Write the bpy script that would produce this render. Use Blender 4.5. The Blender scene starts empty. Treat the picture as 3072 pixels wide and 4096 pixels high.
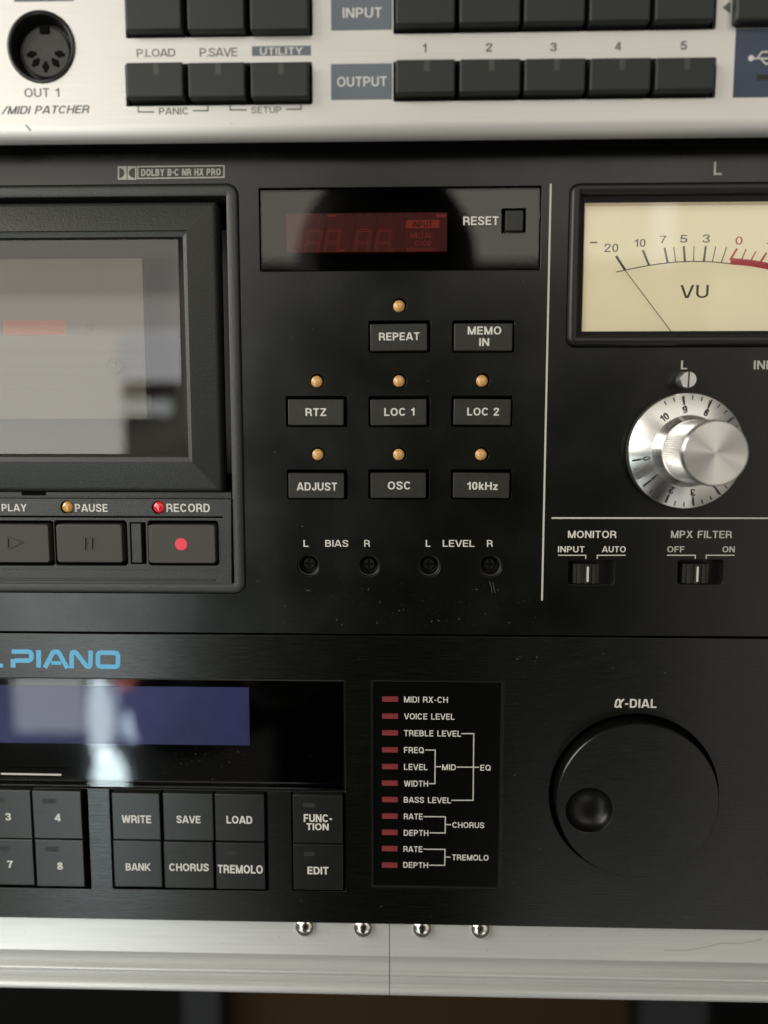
import bpy, bmesh, math, random
from mathutils import Vector, Matrix, geometry

random.seed(7)
S = 0.001                       # all sizes below are millimetres
D = 206.0                       # lens to the black deck's face
FPX = 3076.0                    # focal length in photograph pixels
PITCH, YAW = math.radians(6.0), math.radians(1.56)

scene = bpy.context.scene
COL = scene.collection

# ------------------------------------------------------------------ camera
FWD = Vector((-math.sin(YAW) * math.cos(PITCH), math.cos(YAW) * math.cos(PITCH), -math.sin(PITCH)))
RIGHT = Vector((math.cos(YAW), math.sin(YAW), 0))
UP = RIGHT.cross(FWD)
cd = bpy.data.cameras.new('camera')
cam = bpy.data.objects.new('camera', cd)
COL.objects.link(cam)
M = Matrix((RIGHT, UP, -FWD)).transposed().to_4x4()
M.translation = Vector((0, -D * S, 0))
cam.matrix_world = M
cd.sensor_fit = 'VERTICAL'
cd.sensor_height = 36
cd.lens = FPX / 4096 * 36
cd.clip_start, cd.clip_end = 0.005, 50
cd.dof.use_dof = True
cd.dof.focus_distance = 0.2085
cd.dof.aperture_fstop = 5.2
scene.camera = cam

# ------------------------------------------------------------------ light
w = bpy.data.worlds.new('World')
scene.world = w
w.use_nodes = True
bg = w.node_tree.nodes['Background']
bg.inputs[0].default_value = (1.0, 0.95, 0.86, 1)
bg.inputs[1].default_value = 0.09


def area(name, loc, target, sx, sz, radiance, col, shape='RECTANGLE', spread=180):
    l = bpy.data.lights.new(name, 'AREA')
    l.shape = shape
    l.size, l.size_y = sx, sz
    A = sx * sz * (math.pi / 4 if shape == 'ELLIPSE' else 1)
    l.energy = radiance * A * math.pi
    l.color = col
    l.spread = math.radians(spread)
    o = bpy.data.objects.new(name, l)
    COL.objects.link(o)
    o.location = loc
    o.rotation_euler = (Vector(target) - Vector(loc)).to_track_quat('-Z', 'Y').to_euler()
    return o


LAMPS = [   # name, centre, size, radiance, colour: daylight from the window side, what the panes mirror, and an added fill
    ('curtain_low', (-.749, -1.25, .065), .43, .24, 6.8, (1.0, .97, .91), 'RECTANGLE'),
    ('curtain_side', (-.473, -1.25, .139), .118, .092, 5.7, (.97, .98, 1.0), 'RECTANGLE'),
    ('curtain_mid', (-.683, -1.255, .215), .54, .064, 4.3, (1.0, .96, .90), 'RECTANGLE'),
    ('curtain_upper', (-.683, -1.26, .275), .54, .058, 2.5, (1.0, .95, .88), 'RECTANGLE'),
    ('curtain_top', (-.683, -1.27, .352), .54, .10, 1.3, (1.0, .93, .84), 'RECTANGLE'),
    ('curtain_band', (-.486, -1.25, .045), .093, .028, 4.6, (.92, 1.0, .98), 'RECTANGLE'),
    ('low_curtain', (-.643, -1.25, -.304), .59, .32, 4.6, (.90, 1.0, .98), 'RECTANGLE'),
    ('floor_patch', (-.583, -1.0, -.446), .118, .095, 4.4, (.97, 1.0, .97), 'RECTANGLE'),
    ('low_window', (-.487, -1.0, -.597), .060, .150, 20.0, (.80, .97, 1.0), 'ELLIPSE'),
    ('low_strip', (-.504, -1.01, -.473), .040, .15, 15.0, (.80, .95, 1.0), 'ELLIPSE'),
    ('low_glint', (-.474, -1.0, -.46), .016, .09, 6.0, (.72, .86, 1.0), 'RECTANGLE'),
    ('small_glint', (-.417, -1.0, -.436), .036, .06, 9.0, (.66, .80, 1.0), 'ELLIPSE'),
    ('round_glint', (-.446, -1.0, -.481), .034, .05, 14.0, (.70, .86, 1.0), 'ELLIPSE'),
    ('red_glint', (-.459, -1.0, -.412), .036, .014, 5.0, (1.0, .25, .15), 'RECTANGLE'),
    ('low_pale', (-.422, -1.0, -.704), .072, .17, 6.0, (.90, 1.0, .96), 'RECTANGLE'),
    ('meter_streak', (.485, -1.3, .385), .045, .15, 1.5, (.86, .92, 1.0), 'RECTANGLE'),  # unseen lamp added for the pale streak mirrored in the meter pane
    ('far_wall', (0.1, -1.9, .95), 3.0, 1.0, 1.6, (1.0, .95, .84), 'RECTANGLE'),
    ('side_wall', (1.10, -1.3, -.30), 1.05, 1.2, .60, (1.0, .93, .82), 'RECTANGLE'),
    ('rail_fill', (-.15, -.95, -1.0), 1.7, .42, 1.35, (1.0, .99, .95), 'RECTANGLE'),  # added lamp low in front, brightens the rail
]
for n_, c_, a_, b_, r_, k_, sh_ in LAMPS:
    area(n_, c_, (c_[0], 0, c_[2]), a_, b_, r_, k_, sh_)
area('window_light', (-1.85, -0.95, 0.80), (0, 0, 0), 1.5, 1.3, 7.8, (1.0, 0.962, 0.895))

scene.view_settings.view_transform = 'Standard'
scene.view_settings.look = 'None'
scene.view_settings.exposure = 0.0
scene.view_settings.gamma = 1
try:
    scene.cycles.transparent_max_bounces = 12
    scene.cycles.max_bounces = 8
except Exception:
    pass


# ------------------------------------------------------------------ photo measure -> place on the plane z mm in front of the deck face
def P(px, py, z=0.0):
    d = FWD * FPX + RIGHT * (px - 1536) - UP * (py - 2048)
    t = (-z + D) / d.y
    return (d.x * t, d.z * t)


def R(x0, y0, x1, y1, z=0.0):
    ym, xm = (y0 + y1) / 2, (x0 + x1) / 2
    X0, X1 = P(x0, ym, z)[0], P(x1, ym, z)[0]
    Z1, Z0 = P(xm, y0, z)[1], P(xm, y1, z)[1]
    return (X0, Z0, X1, Z1)


# ------------------------------------------------------------------ materials
MAT = {}


def nn(nt, t, **k):
    n = nt.nodes.new(t)
    for a, b in k.items():
        setattr(n, a, b)
    return n


def mat(name, col, rough=0.5, metal=0.0, spec=0.5, bump=None, var=None, rvar=None, aniso=None, coat=None, emit=None, trans=None, specks=None):
    """bump=(scale xyz per mm, strength, distance mm); var=(scale xyz, amount); specks=(scale, threshold)"""
    if name in MAT:
        return MAT[name]
    m = bpy.data.materials.new(name)
    m.use_nodes = True
    nt = m.node_tree
    b = nt.nodes['Principled BSDF']
    b.inputs['Base Color'].default_value = (*col, 1)
    b.inputs['Roughness'].default_value = rough
    b.inputs['Metallic'].default_value = metal
    b.inputs['Specular IOR Level'].default_value = spec
    tc = nn(nt, 'ShaderNodeTexCoord')

    def noise(scale, detail=3.0):
        mp = nn(nt, 'ShaderNodeMapping')
        mp.inputs['Scale'].default_value = [s / S for s in scale]
        nt.links.new(tc.outputs['Object'], mp.inputs['Vector'])
        n = nn(nt, 'ShaderNodeTexNoise')
        n.inputs['Scale'].default_value = 1.0
        n.inputs['Detail'].default_value = detail
        nt.links.new(mp.outputs[0], n.inputs['Vector'])
        return n
    if bump:
        n = noise(bump[0])
        bp = nn(nt, 'ShaderNodeBump')
        bp.inputs['Strength'].default_value = bump[1]
        bp.inputs['Distance'].default_value = bump[2] * S
        nt.links.new(n.outputs['Fac'], bp.inputs['Height'])
        nt.links.new(bp.outputs[0], b.inputs['Normal'])
    if var:
        n = noise(var[0], 4)
        mr = nn(nt, 'ShaderNodeMapRange')
        mr.inputs['From Min'].default_value = 0.3
        mr.inputs['From Max'].default_value = 0.7
        mr.inputs['To Min'].default_value = 1 - var[1]
        mr.inputs['To Max'].default_value = 1 + var[1]
        nt.links.new(n.outputs['Fac'], mr.inputs['Value'])
        mx = nn(nt, 'ShaderNodeVectorMath', operation='SCALE')
        mx.inputs[0].default_value = col
        nt.links.new(mr.outputs[0], mx.inputs['Scale'])
        last = mx.outputs[0]
        nt.links.new(last, b.inputs['Base Color'])
    if rvar:
        n = noise(rvar[0], 4)
        mr = nn(nt, 'ShaderNodeMapRange')
        mr.inputs['From Min'].default_value = 0.3
        mr.inputs['From Max'].default_value = 0.7
        mr.inputs['To Min'].default_value = rough - rvar[1]
        mr.inputs['To Max'].default_value = rough + rvar[1]
        nt.links.new(n.outputs['Fac'], mr.inputs['Value'])
        nt.links.new(mr.outputs[0], b.inputs['Roughness'])
    if aniso:
        b.inputs['Anisotropic'].default_value = aniso[0]
        b.inputs['Anisotropic Rotation'].default_value = aniso[1]
        if aniso[2] == 'BRUSH':
            tg = nn(nt, 'ShaderNodeCombineXYZ')
            tg.inputs[2].default_value = 1.0
        else:
            tg = nn(nt, 'ShaderNodeTangent', direction_type='RADIAL', axis=aniso[2])
        nt.links.new(tg.outputs[0], b.inputs['Tangent'])
    if coat:
        b.inputs['Coat Weight'].default_value = coat[0]
        b.inputs['Coat Roughness'].default_value = coat[1]
    if emit:
        b.inputs['Emission Color'].default_value = (*emit[0], 1)
        b.inputs['Emission Strength'].default_value = emit[1]
    if trans:
        b.inputs['Transmission Weight'].default_value = trans
    MAT[name] = m
    return m


def pane_mat(name, tint, rough=0.0, ior=1.5, haze=None):
    m = bpy.data.materials.new(name)
    m.use_nodes = True
    nt = m.node_tree
    nt.nodes.remove(nt.nodes['Principled BSDF'])
    out = nt.nodes['Material Output']
    t = nn(nt, 'ShaderNodeBsdfTransparent')
    t.inputs[0].default_value = (*tint, 1)
    g = nn(nt, 'ShaderNodeBsdfGlossy')
    g.inputs['Roughness'].default_value = rough
    f = nn(nt, 'ShaderNodeFresnel')
    f.inputs['IOR'].default_value = ior
    mx = nn(nt, 'ShaderNodeMixShader')
    nt.links.new(f.outputs[0], mx.inputs[0])
    nt.links.new(t.outputs[0], mx.inputs[1])
    nt.links.new(g.outputs[0], mx.inputs[2])
    last = mx.outputs[0]
    if haze:
        df = nn(nt, 'ShaderNodeBsdfDiffuse')
        df.inputs[0].default_value = (*haze[0], 1)
        m2 = nn(nt, 'ShaderNodeMixShader')
        m2.inputs[0].default_value = haze[1]
        nt.links.new(last, m2.inputs[1])
        nt.links.new(df.outputs[0], m2.inputs[2])
        last = m2.outputs[0]
    nt.links.new(last, out.inputs['Surface'])
    MAT[name] = m
    return m


SILVER = mat('brushed_silver_panel', (0.70, 0.68, 0.645), 0.45, 0.50, 0.5, aniso=(.6, 0, 'BRUSH'), bump=((0.05, 3, 7), 0.25, 0.02), var=((0.04, 1, 5), 0.05))
DECK = mat('black_deck_paint', (0.0020, 0.0024, 0.0010), 0.26, 0.0, 0.5, bump=((2.5, 2.5, 2.5), 0.22, 0.025), rvar=((0.045, 0.045, 0.045), 0.05))
PIANO = mat('brushed_black_panel', (0.0022, 0.0026, 0.0012), 0.26, 0.0, 0.5, aniso=(.8, 0, 'BRUSH'), bump=((0.18, 1, 6), 0.55, 0.03), var=((0.1, 1, 5), 0.25), rvar=((0.12, 1, 5), 0.05))
GRAIN = mat('grained_black_plastic', (0.022, 0.0232, 0.0195), 0.42, 0.0, 0.5, bump=((2.1, 2.1, 2.1), 0.8, 0.10), var=((2, 2, 2), 0.18))
BLACK = mat('plain_black_plastic', (0.008, 0.008, 0.007), 0.35, 0.0, 0.4)
VOID = mat('dark_interior', (0.003, 0.003, 0.003), 0.9, 0.0, 0.1)
BTN_TOP = mat('dark_grey_rubber_button', (0.014, 0.0172, 0.0155), 0.5, 0.0, 0.4, bump=((3, 3, 3), 0.15, 0.03))
BTN = mat('black_button_plastic', (0.019, 0.019, 0.015), 0.45, 0.0, 0.4, bump=((3, 3, 3), 0.2, 0.02), var=((0.6, 0.6, 0.6), 0.2))
BTN_T = mat('grey_transport_button', (0.052, 0.048, 0.040), 0.55, 0.0, 0.35, bump=((3, 3, 3), 0.15, 0.02))
KEY = mat('piano_key_plastic', (0.0062, 0.0068, 0.0052), 0.33, 0.0, 0.5, aniso=(.7, 0, 'BRUSH'), bump=((0.15, 1, 3), 0.6, 0.03), var=((0.1, 1, 3), 0.35))
WHITE = mat('white_print', (0.62, 0.60, 0.55), 0.6)
DULL = mat('dull_white_print', (0.42, 0.41, 0.36), 0.6)
GREYPRINT = mat('grey_print', (0.10, 0.105, 0.10), 0.6)
CHIP = mat('slate_blue_print', (0.115, 0.135, 0.16), 0.6)
CHIPDARK = mat('dark_blue_print', (0.040, 0.055, 0.085), 0.6)
DARKINK = mat('black_ink', (0.012, 0.012, 0.010), 0.6)
SHADEINK = mat('grey_green_ink', (0.045, 0.05, 0.04), 0.6)
REDINK = mat('red_ink', (0.62, 0.035, 0.05), 0.6)
BLUE = mat('sky_blue_print', (0.115, 0.42, 0.66), 0.55)
LINE = mat('white_line_print', (0.52, 0.51, 0.46), 0.6)
ALU = mat('milled_aluminium', (0.82, 0.81, 0.785), 0.27, 1.0, 0.5, aniso=(0.95, 0.25, 'Y'), bump=((2, 2, 2), 0.02, 0.01))
ALU_SIDE = mat('turned_aluminium_side', (0.80, 0.79, 0.77), 0.33, 1.0, 0.5)
RAIL = mat('anodised_aluminium_rail', (0.575, 0.58, 0.56), 0.46, 0.50, 0.5, aniso=(.6, 0, 'BRUSH'), bump=((0.02, 1, 5), 0.12, 0.02), var=((0.03, 1, 1.5), 0.06))
CHROME = mat('nickel_rivet', (0.74, 0.72, 0.66), 0.16, 1.0)
AMBER = mat('amber_lens', (0.56, 0.31, 0.10), 0.2, 0.0, 0.5, coat=(0.6, 0.08), var=((.6, .6, .6), .25))
AMBER2 = mat('dark_amber_lens', (0.55, 0.27, 0.05), 0.12, 0.0, 0.6, coat=(0.6, 0.05))
REDLENS = mat('red_lens', (0.62, 0.02, 0.035), 0.10, 0.0, 0.6, coat=(0.6, 0.04), emit=((1, 0.02, 0.04), 0.12))
REDDOT = mat('red_record_mark', (0.74, 0.035, 0.06), 0.4, emit=((1, 0.05, 0.08), 0.06))
REDBAR = mat('red_indicator_bar', (0.19, 0.026, 0.028), 0.35, 0.0, 0.4, var=((.35, .35, .35), 0.25))
GLOSSBLK = mat('gloss_black_acrylic', (0.0025, 0.0025, 0.002), 0.06, 0.0, 0.5)
LEGEND = mat('satin_black_acrylic', (0.002, 0.002, 0.0018), 0.22, 0.0, 0.25)
LEDRED = mat('red_display_filter', (0.10, 0.009, 0.008), 0.5, emit=((0.6, 0.03, 0.02), 0.02))  # slight emission put into the filter of an unlit display
SEG = mat('red_display_segment', (0.30, 0.045, 0.03), 0.5, emit=((0.9, 0.06, 0.03), 0.10))  # small glow put into the colour, the digits are unlit
SEGDARK = mat('dark_display_partition', (0.03, 0.004, 0.004), 0.6)
LCD = mat('indigo_lcd', (0.085, 0.092, 0.30), 0.35, 0.0, 0.4, var=((0.05, 0.05, 0.05), 0.2))
CREAM = mat('cream_meter_card', (0.86, 0.78, 0.56), 0.7, emit=((.88, .76, .50), .30), var=((0.03, 0.03, 0.03), 0.05))  # faint emission put into the card itself to brighten it
CREAMRIM = mat('cream_meter_rim', (0.60, 0.50, 0.30), 0.5)
TAN = mat('well_panel', (0.25, 0.23, 0.19), 0.6, var=((0.04, 0.04, 0.04), 0.08))
TANDARK = mat('well_side', (0.12, 0.11, 0.10), 0.7)
ORANGE = mat('orange_tape_label', (0.55, 0.17, 0.055), 0.6)
BROWN = mat('brown_board', (0.023, 0.0135, 0.005), 0.9, 0, 0.1, var=((0.004, 0.004, 0.004), 0.15))
GREYPOST = mat('grey_metal_post', (0.008, 0.0095, 0.010), 0.6, 0.0, 0.3)
SKIRT = mat('dial_rim_grey', (0.05, 0.052, 0.05), 0.4, 0.3)
CLOTH = mat('black_cloth', (0.006, 0.006, 0.006), 0.9, 0, 0.1)
SKIN = mat('skin', (0.10, 0.06, 0.045), 0.6)
HAIR = mat('dark_hair', (0.006, 0.005, 0.004), 0.6)
DUST = mat('dust_fleck', (0.15, 0.145, 0.13), 0.8)
PANE = pane_mat('clear_pane', (0.985, 0.985, 0.98))
SMOKE = pane_mat('smoked_pane', (0.86, 0.84, 0.82), 0.0, 1.55)
SMOKE2 = pane_mat('dark_display_pane', (0.85, 0.82, 0.80), 0.0, 1.5)
LCDPANE = pane_mat('display_cover_pane', (0.75, 0.75, 0.78), 0.0, 1.5)

# ------------------------------------------------------------------ object helpers
WPOS = {}


def thing(name, label, cat, pos, group=None):
    o = bpy.data.objects.new(name, None)
    o.empty_display_size = 0.02
    COL.objects.link(o)
    o.location = Vector(pos) * S
    o['label'] = label
    o['category'] = cat
    if group:
        o['group'] = group
    WPOS[o.name] = Vector(pos)
    return o


def obj(name, geo, m, parent, cx=0, cz=0, cy=0, label=None, smooth=False, kind=None):
    """geo = (verts mm world, faces); origin put at (cx, cy, cz)"""
    V, F = geo
    me = bpy.data.meshes.new(name)
    c = Vector((cx, cy, cz))
    me.from_pydata([tuple((Vector(v) - c) * S) for v in V], [], F)
    me.materials.append(m)
    bm = bmesh.new()
    bm.from_mesh(me)
    bmesh.ops.recalc_face_normals(bm, faces=bm.faces) if smooth != 'keep' else None
    bm.to_mesh(me)
    bm.free()
    if smooth:
        me.polygons.foreach_set('use_smooth', [True] * len(me.polygons))
        try:
            me.set_sharp_from_angle(angle=math.radians(40))
        except Exception:
            pass
    if smooth:
        for p in me.polygons:
            if len(p.vertices) > 4:
                p.use_smooth = False
    o = bpy.data.objects.new(name, me)
    COL.objects.link(o)
    WPOS[o.name] = c
    o.location = c * S
    if parent is not None:
        o.parent = parent
        o.location = (c - WPOS[parent.name]) * S
    if label:
        o['label'] = label
    if kind:
        o['kind'] = kind
    return o


def join(*gs):
    V, F = [], []
    for v, f in gs:
        n = len(V)
        V += list(v)
        F += [tuple(i + n for i in q) for q in f]
    return V, F


def rr(x0, z0, x1, z1, r, n=5):
    r = max(min(r, (x1 - x0) / 2 - 1e-4, (z1 - z0) / 2 - 1e-4), 1e-3)
    out = []
    for cx, cz, a in ((x1 - r, z1 - r, 0), (x0 + r, z1 - r, 90), (x0 + r, z0 + r, 180), (x1 - r, z0 + r, 270)):
        for i in range(n + 1):
            t = math.radians(a + 90 * i / n)
            out.append((cx + r * math.cos(t), cz + r * math.sin(t)))
    return out


def loft(rect, r, prof, capa=False, capb=True, n=5, shift=None):
    """rings of rounded rectangles: prof = [(inset, z towards viewer)]"""
    x0, z0, x1, z1 = rect
    V, F = [], []
    for k, (i, z) in enumerate(prof):
        sx, sz = (0, 0)
        if shift:
            sx, sz = shift[k]
        ring = rr(x0 + i, z0 + i, x1 - i, z1 - i, r - i, n)
        V += [(a + sx, -z, b + sz) for a, b in ring]
    m = 4 * (n + 1)
    for k in range(len(prof) - 1):
        for j in range(m):
            a, b = k * m + j, k * m + (j + 1) % m
            F.append((a, b, b + m, a + m))
    if capa:
        F.append(tuple(range(m))[::-1])
    if capb:
        F.append(tuple(range((len(prof) - 1) * m, len(prof) * m)))
    return V, F


def lathe(cx, cz, prof, n=64, capa=False, capb=True):
    V, F = [], []
    for r, z in prof:
        for j in range(n):
            t = 2 * math.pi * j / n
            V.append((cx + r * math.cos(t), -z, cz + r * math.sin(t)))
    for k in range(len(prof) - 1):
        for j in range(n):
            a, b = k * n + j, k * n + (j + 1) % n
            F.append((a, b, b + n, a + n))
    if capa:
        F.append(tuple(range(n))[::-1])
    if capb:
        F.append(tuple(range((len(prof) - 1) * n, len(prof) * n)))
    return V, F


def box(x0, z0, x1, z1, ya, yb):
    """ya, yb are z-towards-viewer depths (back, front)"""
    V = [(x0, -ya, z0), (x1, -ya, z0), (x1, -ya, z1), (x0, -ya, z1), (x0, -yb, z0), (x1, -yb, z0), (x1, -yb, z1), (x0, -yb, z1)]
    F = [(0, 1, 2, 3), (4, 7, 6, 5), (0, 4, 5, 1), (1, 5, 6, 2), (2, 6, 7, 3), (3, 7, 4, 0)]
    return V, F


def plate(outline, holes, zfront, thick, bev):
    """flat plate with real cut-outs and bevelled edges, front face at zfront"""
    cu = bpy.data.curves.new('tmp', 'CURVE')
    cu.dimensions = '2D'
    cu.fill_mode = 'BOTH'
    for pts in [outline] + holes:
        sp = cu.splines.new('POLY')
        sp.points.add(len(pts) - 1)
        for p, q in zip(sp.points, pts):
            p.co = (q[0], q[1], 0, 1)
        sp.use_cyclic_u = True
    cu.extrude = thick / 2 - bev
    cu.bevel_depth = bev
    cu.bevel_resolution = 2
    cu.offset = -bev
    o = bpy.data.objects.new('tmp', cu)
    COL.objects.link(o)
    bpy.context.view_layer.update()
    dg = bpy.context.evaluated_depsgraph_get()
    me = bpy.data.meshes.new_from_object(o.evaluated_get(dg))
    V = [(v.co.x, -(v.co.z - thick / 2 + zfront), v.co.y) for v in me.vertices]
    F = [tuple(p.vertices) for p in me.polygons]
    bpy.data.objects.remove(o)
    bpy.data.meshes.remove(me)
    bpy.data.curves.remove(cu)
    return V, F


def circ(cx, cz, r, n=48):
    return [(cx + r * math.cos(2 * math.pi * i / n), cz + r * math.sin(2 * math.pi * i / n)) for i in range(n)]


def offset_strip(pts, wd, closed=False):
    """mitred ribbon quads (2D) along a polyline"""
    n = len(pts)
    L = []
    for i in range(n):
        if closed:
            a, b, c = pts[i - 1], pts[i], pts[(i + 1) % n]
        else:
            a, b, c = pts[max(i - 1, 0)], pts[i], pts[min(i + 1, n - 1)]
        d1 = Vector((b[0] - a[0], b[1] - a[1]))
        d2 = Vector((c[0] - b[0], c[1] - b[1]))
        if d1.length < 1e-9:
            d1 = d2
        if d2.length < 1e-9:
            d2 = d1
        d1.normalize()
        d2.normalize()
        n1 = Vector((-d1.y, d1.x))
        n2 = Vector((-d2.y, d2.x))
        mm = n1 + n2
        if mm.length < 1e-6:
            mm = n1
        mm.normalize()
        k = 1 / max(0.35, mm.dot(n1))
        L.append((Vector(b) + mm * wd / 2 * k, Vector(b) - mm * wd / 2 * k))
    Q = []
    for i in range(n if closed else n - 1):
        a, b = L[i], L[(i + 1) % n]
        Q.append([tuple(a[0]), tuple(b[0]), tuple(b[1]), tuple(a[1])])
    return Q


def strip(pts, wd, z, thick=0.05, closed=False):
    Q = offset_strip(pts, wd, closed)
    V, F = [], []
    for k, q in enumerate(Q):
        b = len(V)
        V += [(x, -z - thick, y) for x, y in q] + [(x, -z, y) for x, y in q]
        F.append((b, b + 1, b + 2, b + 3))
        F.append((b, b + 4, b + 5, b + 1))
        F.append((b + 3, b + 2, b + 6, b + 7))
        if not closed and k == 0:
            F.append((b, b + 3, b + 7, b + 4))
        if not closed and k == len(Q) - 1:
            F.append((b + 1, b + 5, b + 6, b + 2))
    return V, F


# ------------------------------------------------------------------ stroke lettering (grotesque capitals)
def arc(cx, cy, rx, ry, a0, a1, n=10, e=1.0):
    out = []
    for i in range(n + 1):
        t = math.radians(a0 + (a1 - a0) * i / n)
        c, s = math.cos(t), math.sin(t)
        out.append((cx + rx * math.copysign(abs(c) ** e, c), cy + ry * math.copysign(abs(s) ** e, s)))
    return out


def cat(pts, k=4):
    out = []
    n = len(pts)
    for i in range(n - 1):
        p0, p1, p2, p3 = pts[max(i - 1, 0)], pts[i], pts[i + 1], pts[min(i + 2, n - 1)]
        for j in range(k):
            t = j / k
            q = []
            for a in (0, 1):
                q.append(0.5 * (2 * p1[a] + (p2[a] - p0[a]) * t + (2 * p0[a] - 5 * p1[a] + 4 * p2[a] - p3[a]) * t * t + (3 * p1[a] - p0[a] - 3 * p2[a] + p3[a]) * t ** 3))
            out.append(tuple(q))
    out.append(pts[-1])
    return out


def glyph(c, w):
    h = w / 2
    T, B = 1 - h, h
    o = lambda p: (p, False)
    cl = lambda p: (p, True)
    if c == ' ':
        return 0.30, []
    if c == 'I':
        return w, [o([(h, 0), (h, 1)])]
    if c == 'L':
        W = .54
        return W, [o([(h, 1), (h, B), (W, B)])]
    if c == 'E':
        W = .58
        return W, [o([(W, T), (h, T), (h, B), (W, B)]), o([(h, .51), (W - .04, .51)])]
    if c == 'F':
        W = .55
        return W, [o([(W, T), (h, T), (h, 0)]), o([(h, .49), (W - .05, .49)])]
    if c == 'H':
        W = .68
        return W, [o([(h, 0), (h, 1)]), o([(W - h, 0), (W - h, 1)]), o([(h, .51), (W - h, .51)])]
    if c == 'T':
        W = .60
        return W, [o([(0, T), (W, T)]), o([(W / 2, 0), (W / 2, T)])]
    if c == 'D':
        W = .68
        return W, [cl([(h, B)] + arc(W - .34, .5, .34 - h, .5 - h, -90, 90, 12, .85) + [(h, T)])]
    if c == 'P':
        W = .62
        r = (T - .44) / 2
        return W, [cl([(h, .44)] + arc(W - h - r, .44 + r, r, r, -90, 90, 8) + [(h, T)]), o([(h, 0), (h, .5)])]
    if c == 'R':
        W = .66
        r = (T - .46) / 2
        return W, [cl([(h, .46)] + arc(W - h - r - .02, .46 + r, r, r, -90, 90, 8) + [(h, T)]), o([(h, 0), (h, .5)]),
                   o(cat([(W * .5, .46), (W - h - .10, .42), (W - h - .02, .28), (W - h, .08), (W - h + .02, 0)]))]
    if c == 'B':
        W = .65
        r1 = (T - .52) / 2
        r2 = (.52 - B) / 2
        return W, [cl([(h, .52)] + arc(W - h - r1 - .03, .52 + r1, r1, r1, -90, 90, 8) + [(h, T)]),
                   cl([(h, B)] + arc(W - h - r2, B + r2, r2, r2, -90, 90, 8) + [(h, .52)])]
    if c in 'OQ':
        W = .76
        g = [cl(arc(W / 2, .5, W / 2 - h, .5 - h, 0, 360, 28, .92)[:-1])]
        if c == 'Q':
            g.append(o([(W * .55, .27), (W - .02, .0)]))
        return W, g
    if c in 'CG':
        W = .72
        a = arc(W / 2, .5, W / 2 - h, .5 - h, 36, 324 if c == 'C' else 300, 22, .92)
        g = [o(a)]
        if c == 'G':
            g.append(o([(W * .5, .44), (W - h, .44), (W - h, 0)]))
        return W, g
    if c == 'S':
        W = .64
        return W, [o(cat([(W - h, .71), (W - h - .04, .86), (W / 2, T), (h + .05, .87), (h + .02, .73), (h + .10, .58), (W / 2, .51), (W - h - .08, .42), (W - h, .28), (W - h - .05, .13), (W / 2, B), (h + .04, .13), (h, .30)]))]
    if c == 'U':
        W = .67
        r = W / 2 - h
        return W, [o([(h, 1)] + arc(W / 2, B + r, r, r, 180, 360, 10) + [(W - h, 1)])]
    if c == 'J':
        W = .50
        r = W / 2 - h
        return W, [o([(h, .34)] + arc(W / 2, B + r, r, r, 180, 360, 10)[1:] + [(W - h, 1)])]
    if c == 'K':
        W = .68
        return W, [o([(h, 0), (h, 1)]), o([(h, .30), (W + .0, 1.08)]), o([(h + .16, .52), (W + .02, -.08)])]
    if c == 'M':
        W = .82
        k = w * .95
        return W, [o([(h, 0), (h, 1)]), o([(W - h, 0), (W - h, 1)]), ([(h - .03, 1.12), (W / 2 + .02, -.08)], False), ([(W - h + .03, 1.12), (W / 2 - .02, -.08)], False)]
    if c == 'N':
        W = .69
        return W, [o([(h, 0), (h, 1)]), o([(W - h, 0), (W - h, 1)]), o([(h - .06, 1.12), (W - h + .06, -.12)])]
    if c == 'A':
        W = .72
        return W, [o([(h - .06, -.10), (W / 2 + .0, 1.10)]), o([(W - h + .06, -.10), (W / 2, 1.10)]), o([(W * .22, .27), (W * .78, .27)])]
    if c == 'V':
        W = .68
        return W, [o([(h - .06, 1.10), (W / 2, -.10)]), o([(W - h + .06, 1.10), (W / 2, -.10)])]
    if c == 'W':
        W = .98
        a, b = W * .27, W * .73
        return W, [o([(h - .04, 1.1), (a, -.1)]), o([(W / 2 + .03, 1.1), (a - .01, -.1)]), o([(W / 2 - .03, 1.1), (b + .01, -.1)]), o([(W - h + .04, 1.1), (b, -.1)])]
    if c == 'X':
        W = .68
        return W, [o([(h - .06, -.1), (W - h + .03, 1.1)]), o([(h - .03, 1.1), (W - h + .06, -.1)])]
    if c == 'Y':
        W = .68
        return W, [o([(h - .06, 1.1), (W / 2, .42)]), o([(W - h + .06, 1.1), (W / 2, .42)]), o([(W / 2, 0), (W / 2, .46)])]
    if c == 'Z':
        W = .60
        return W, [o([(0, T), (W - .01, T)]), o([(0, B), (W, B)]), o([(h * .9, h), (W - h, 1 - h)])]
    if c == '0':
        W = .55
        return W, [cl(arc(W / 2, .5, W / 2 - h, .5 - h, 0, 360, 24, .88)[:-1])]
    if c == '1':
        W = .36
        return W, [o([(W - h, 0), (W - h, 1)]), o([(0, .72), (W * .42, .75), (W - h, .90)])]
    if c == '2':
        W = .56
        return W, [o(cat([(h, .66), (h + .03, .86), (W / 2, T), (W - h - .02, .87), (W - h, .71), (W - h - .09, .54), (W * .5, .38), (h + .08, .22), (h, B)])), o([(0, B), (W, B)])]
    if c == '3':
        W = .56
        return W, [o(cat([(h, .72), (h + .04, .87), (W / 2, T), (W - h - .03, .87), (W - h - .02, .72), (W * .66, .56), (W * .4, .54)])),
                   o(cat([(W * .4, .54), (W * .68, .51), (W - h, .30), (W - h - .03, .13), (W / 2, B), (h + .03, .13), (h, .30)]))]
    if c == '4':
        W = .58
        return W, [o([(W * .72, 0), (W * .72, 1)]), o([(0, .27), (W, .27)]), o([(h * .7, .27), (W * .72, 1.02)])]
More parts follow.
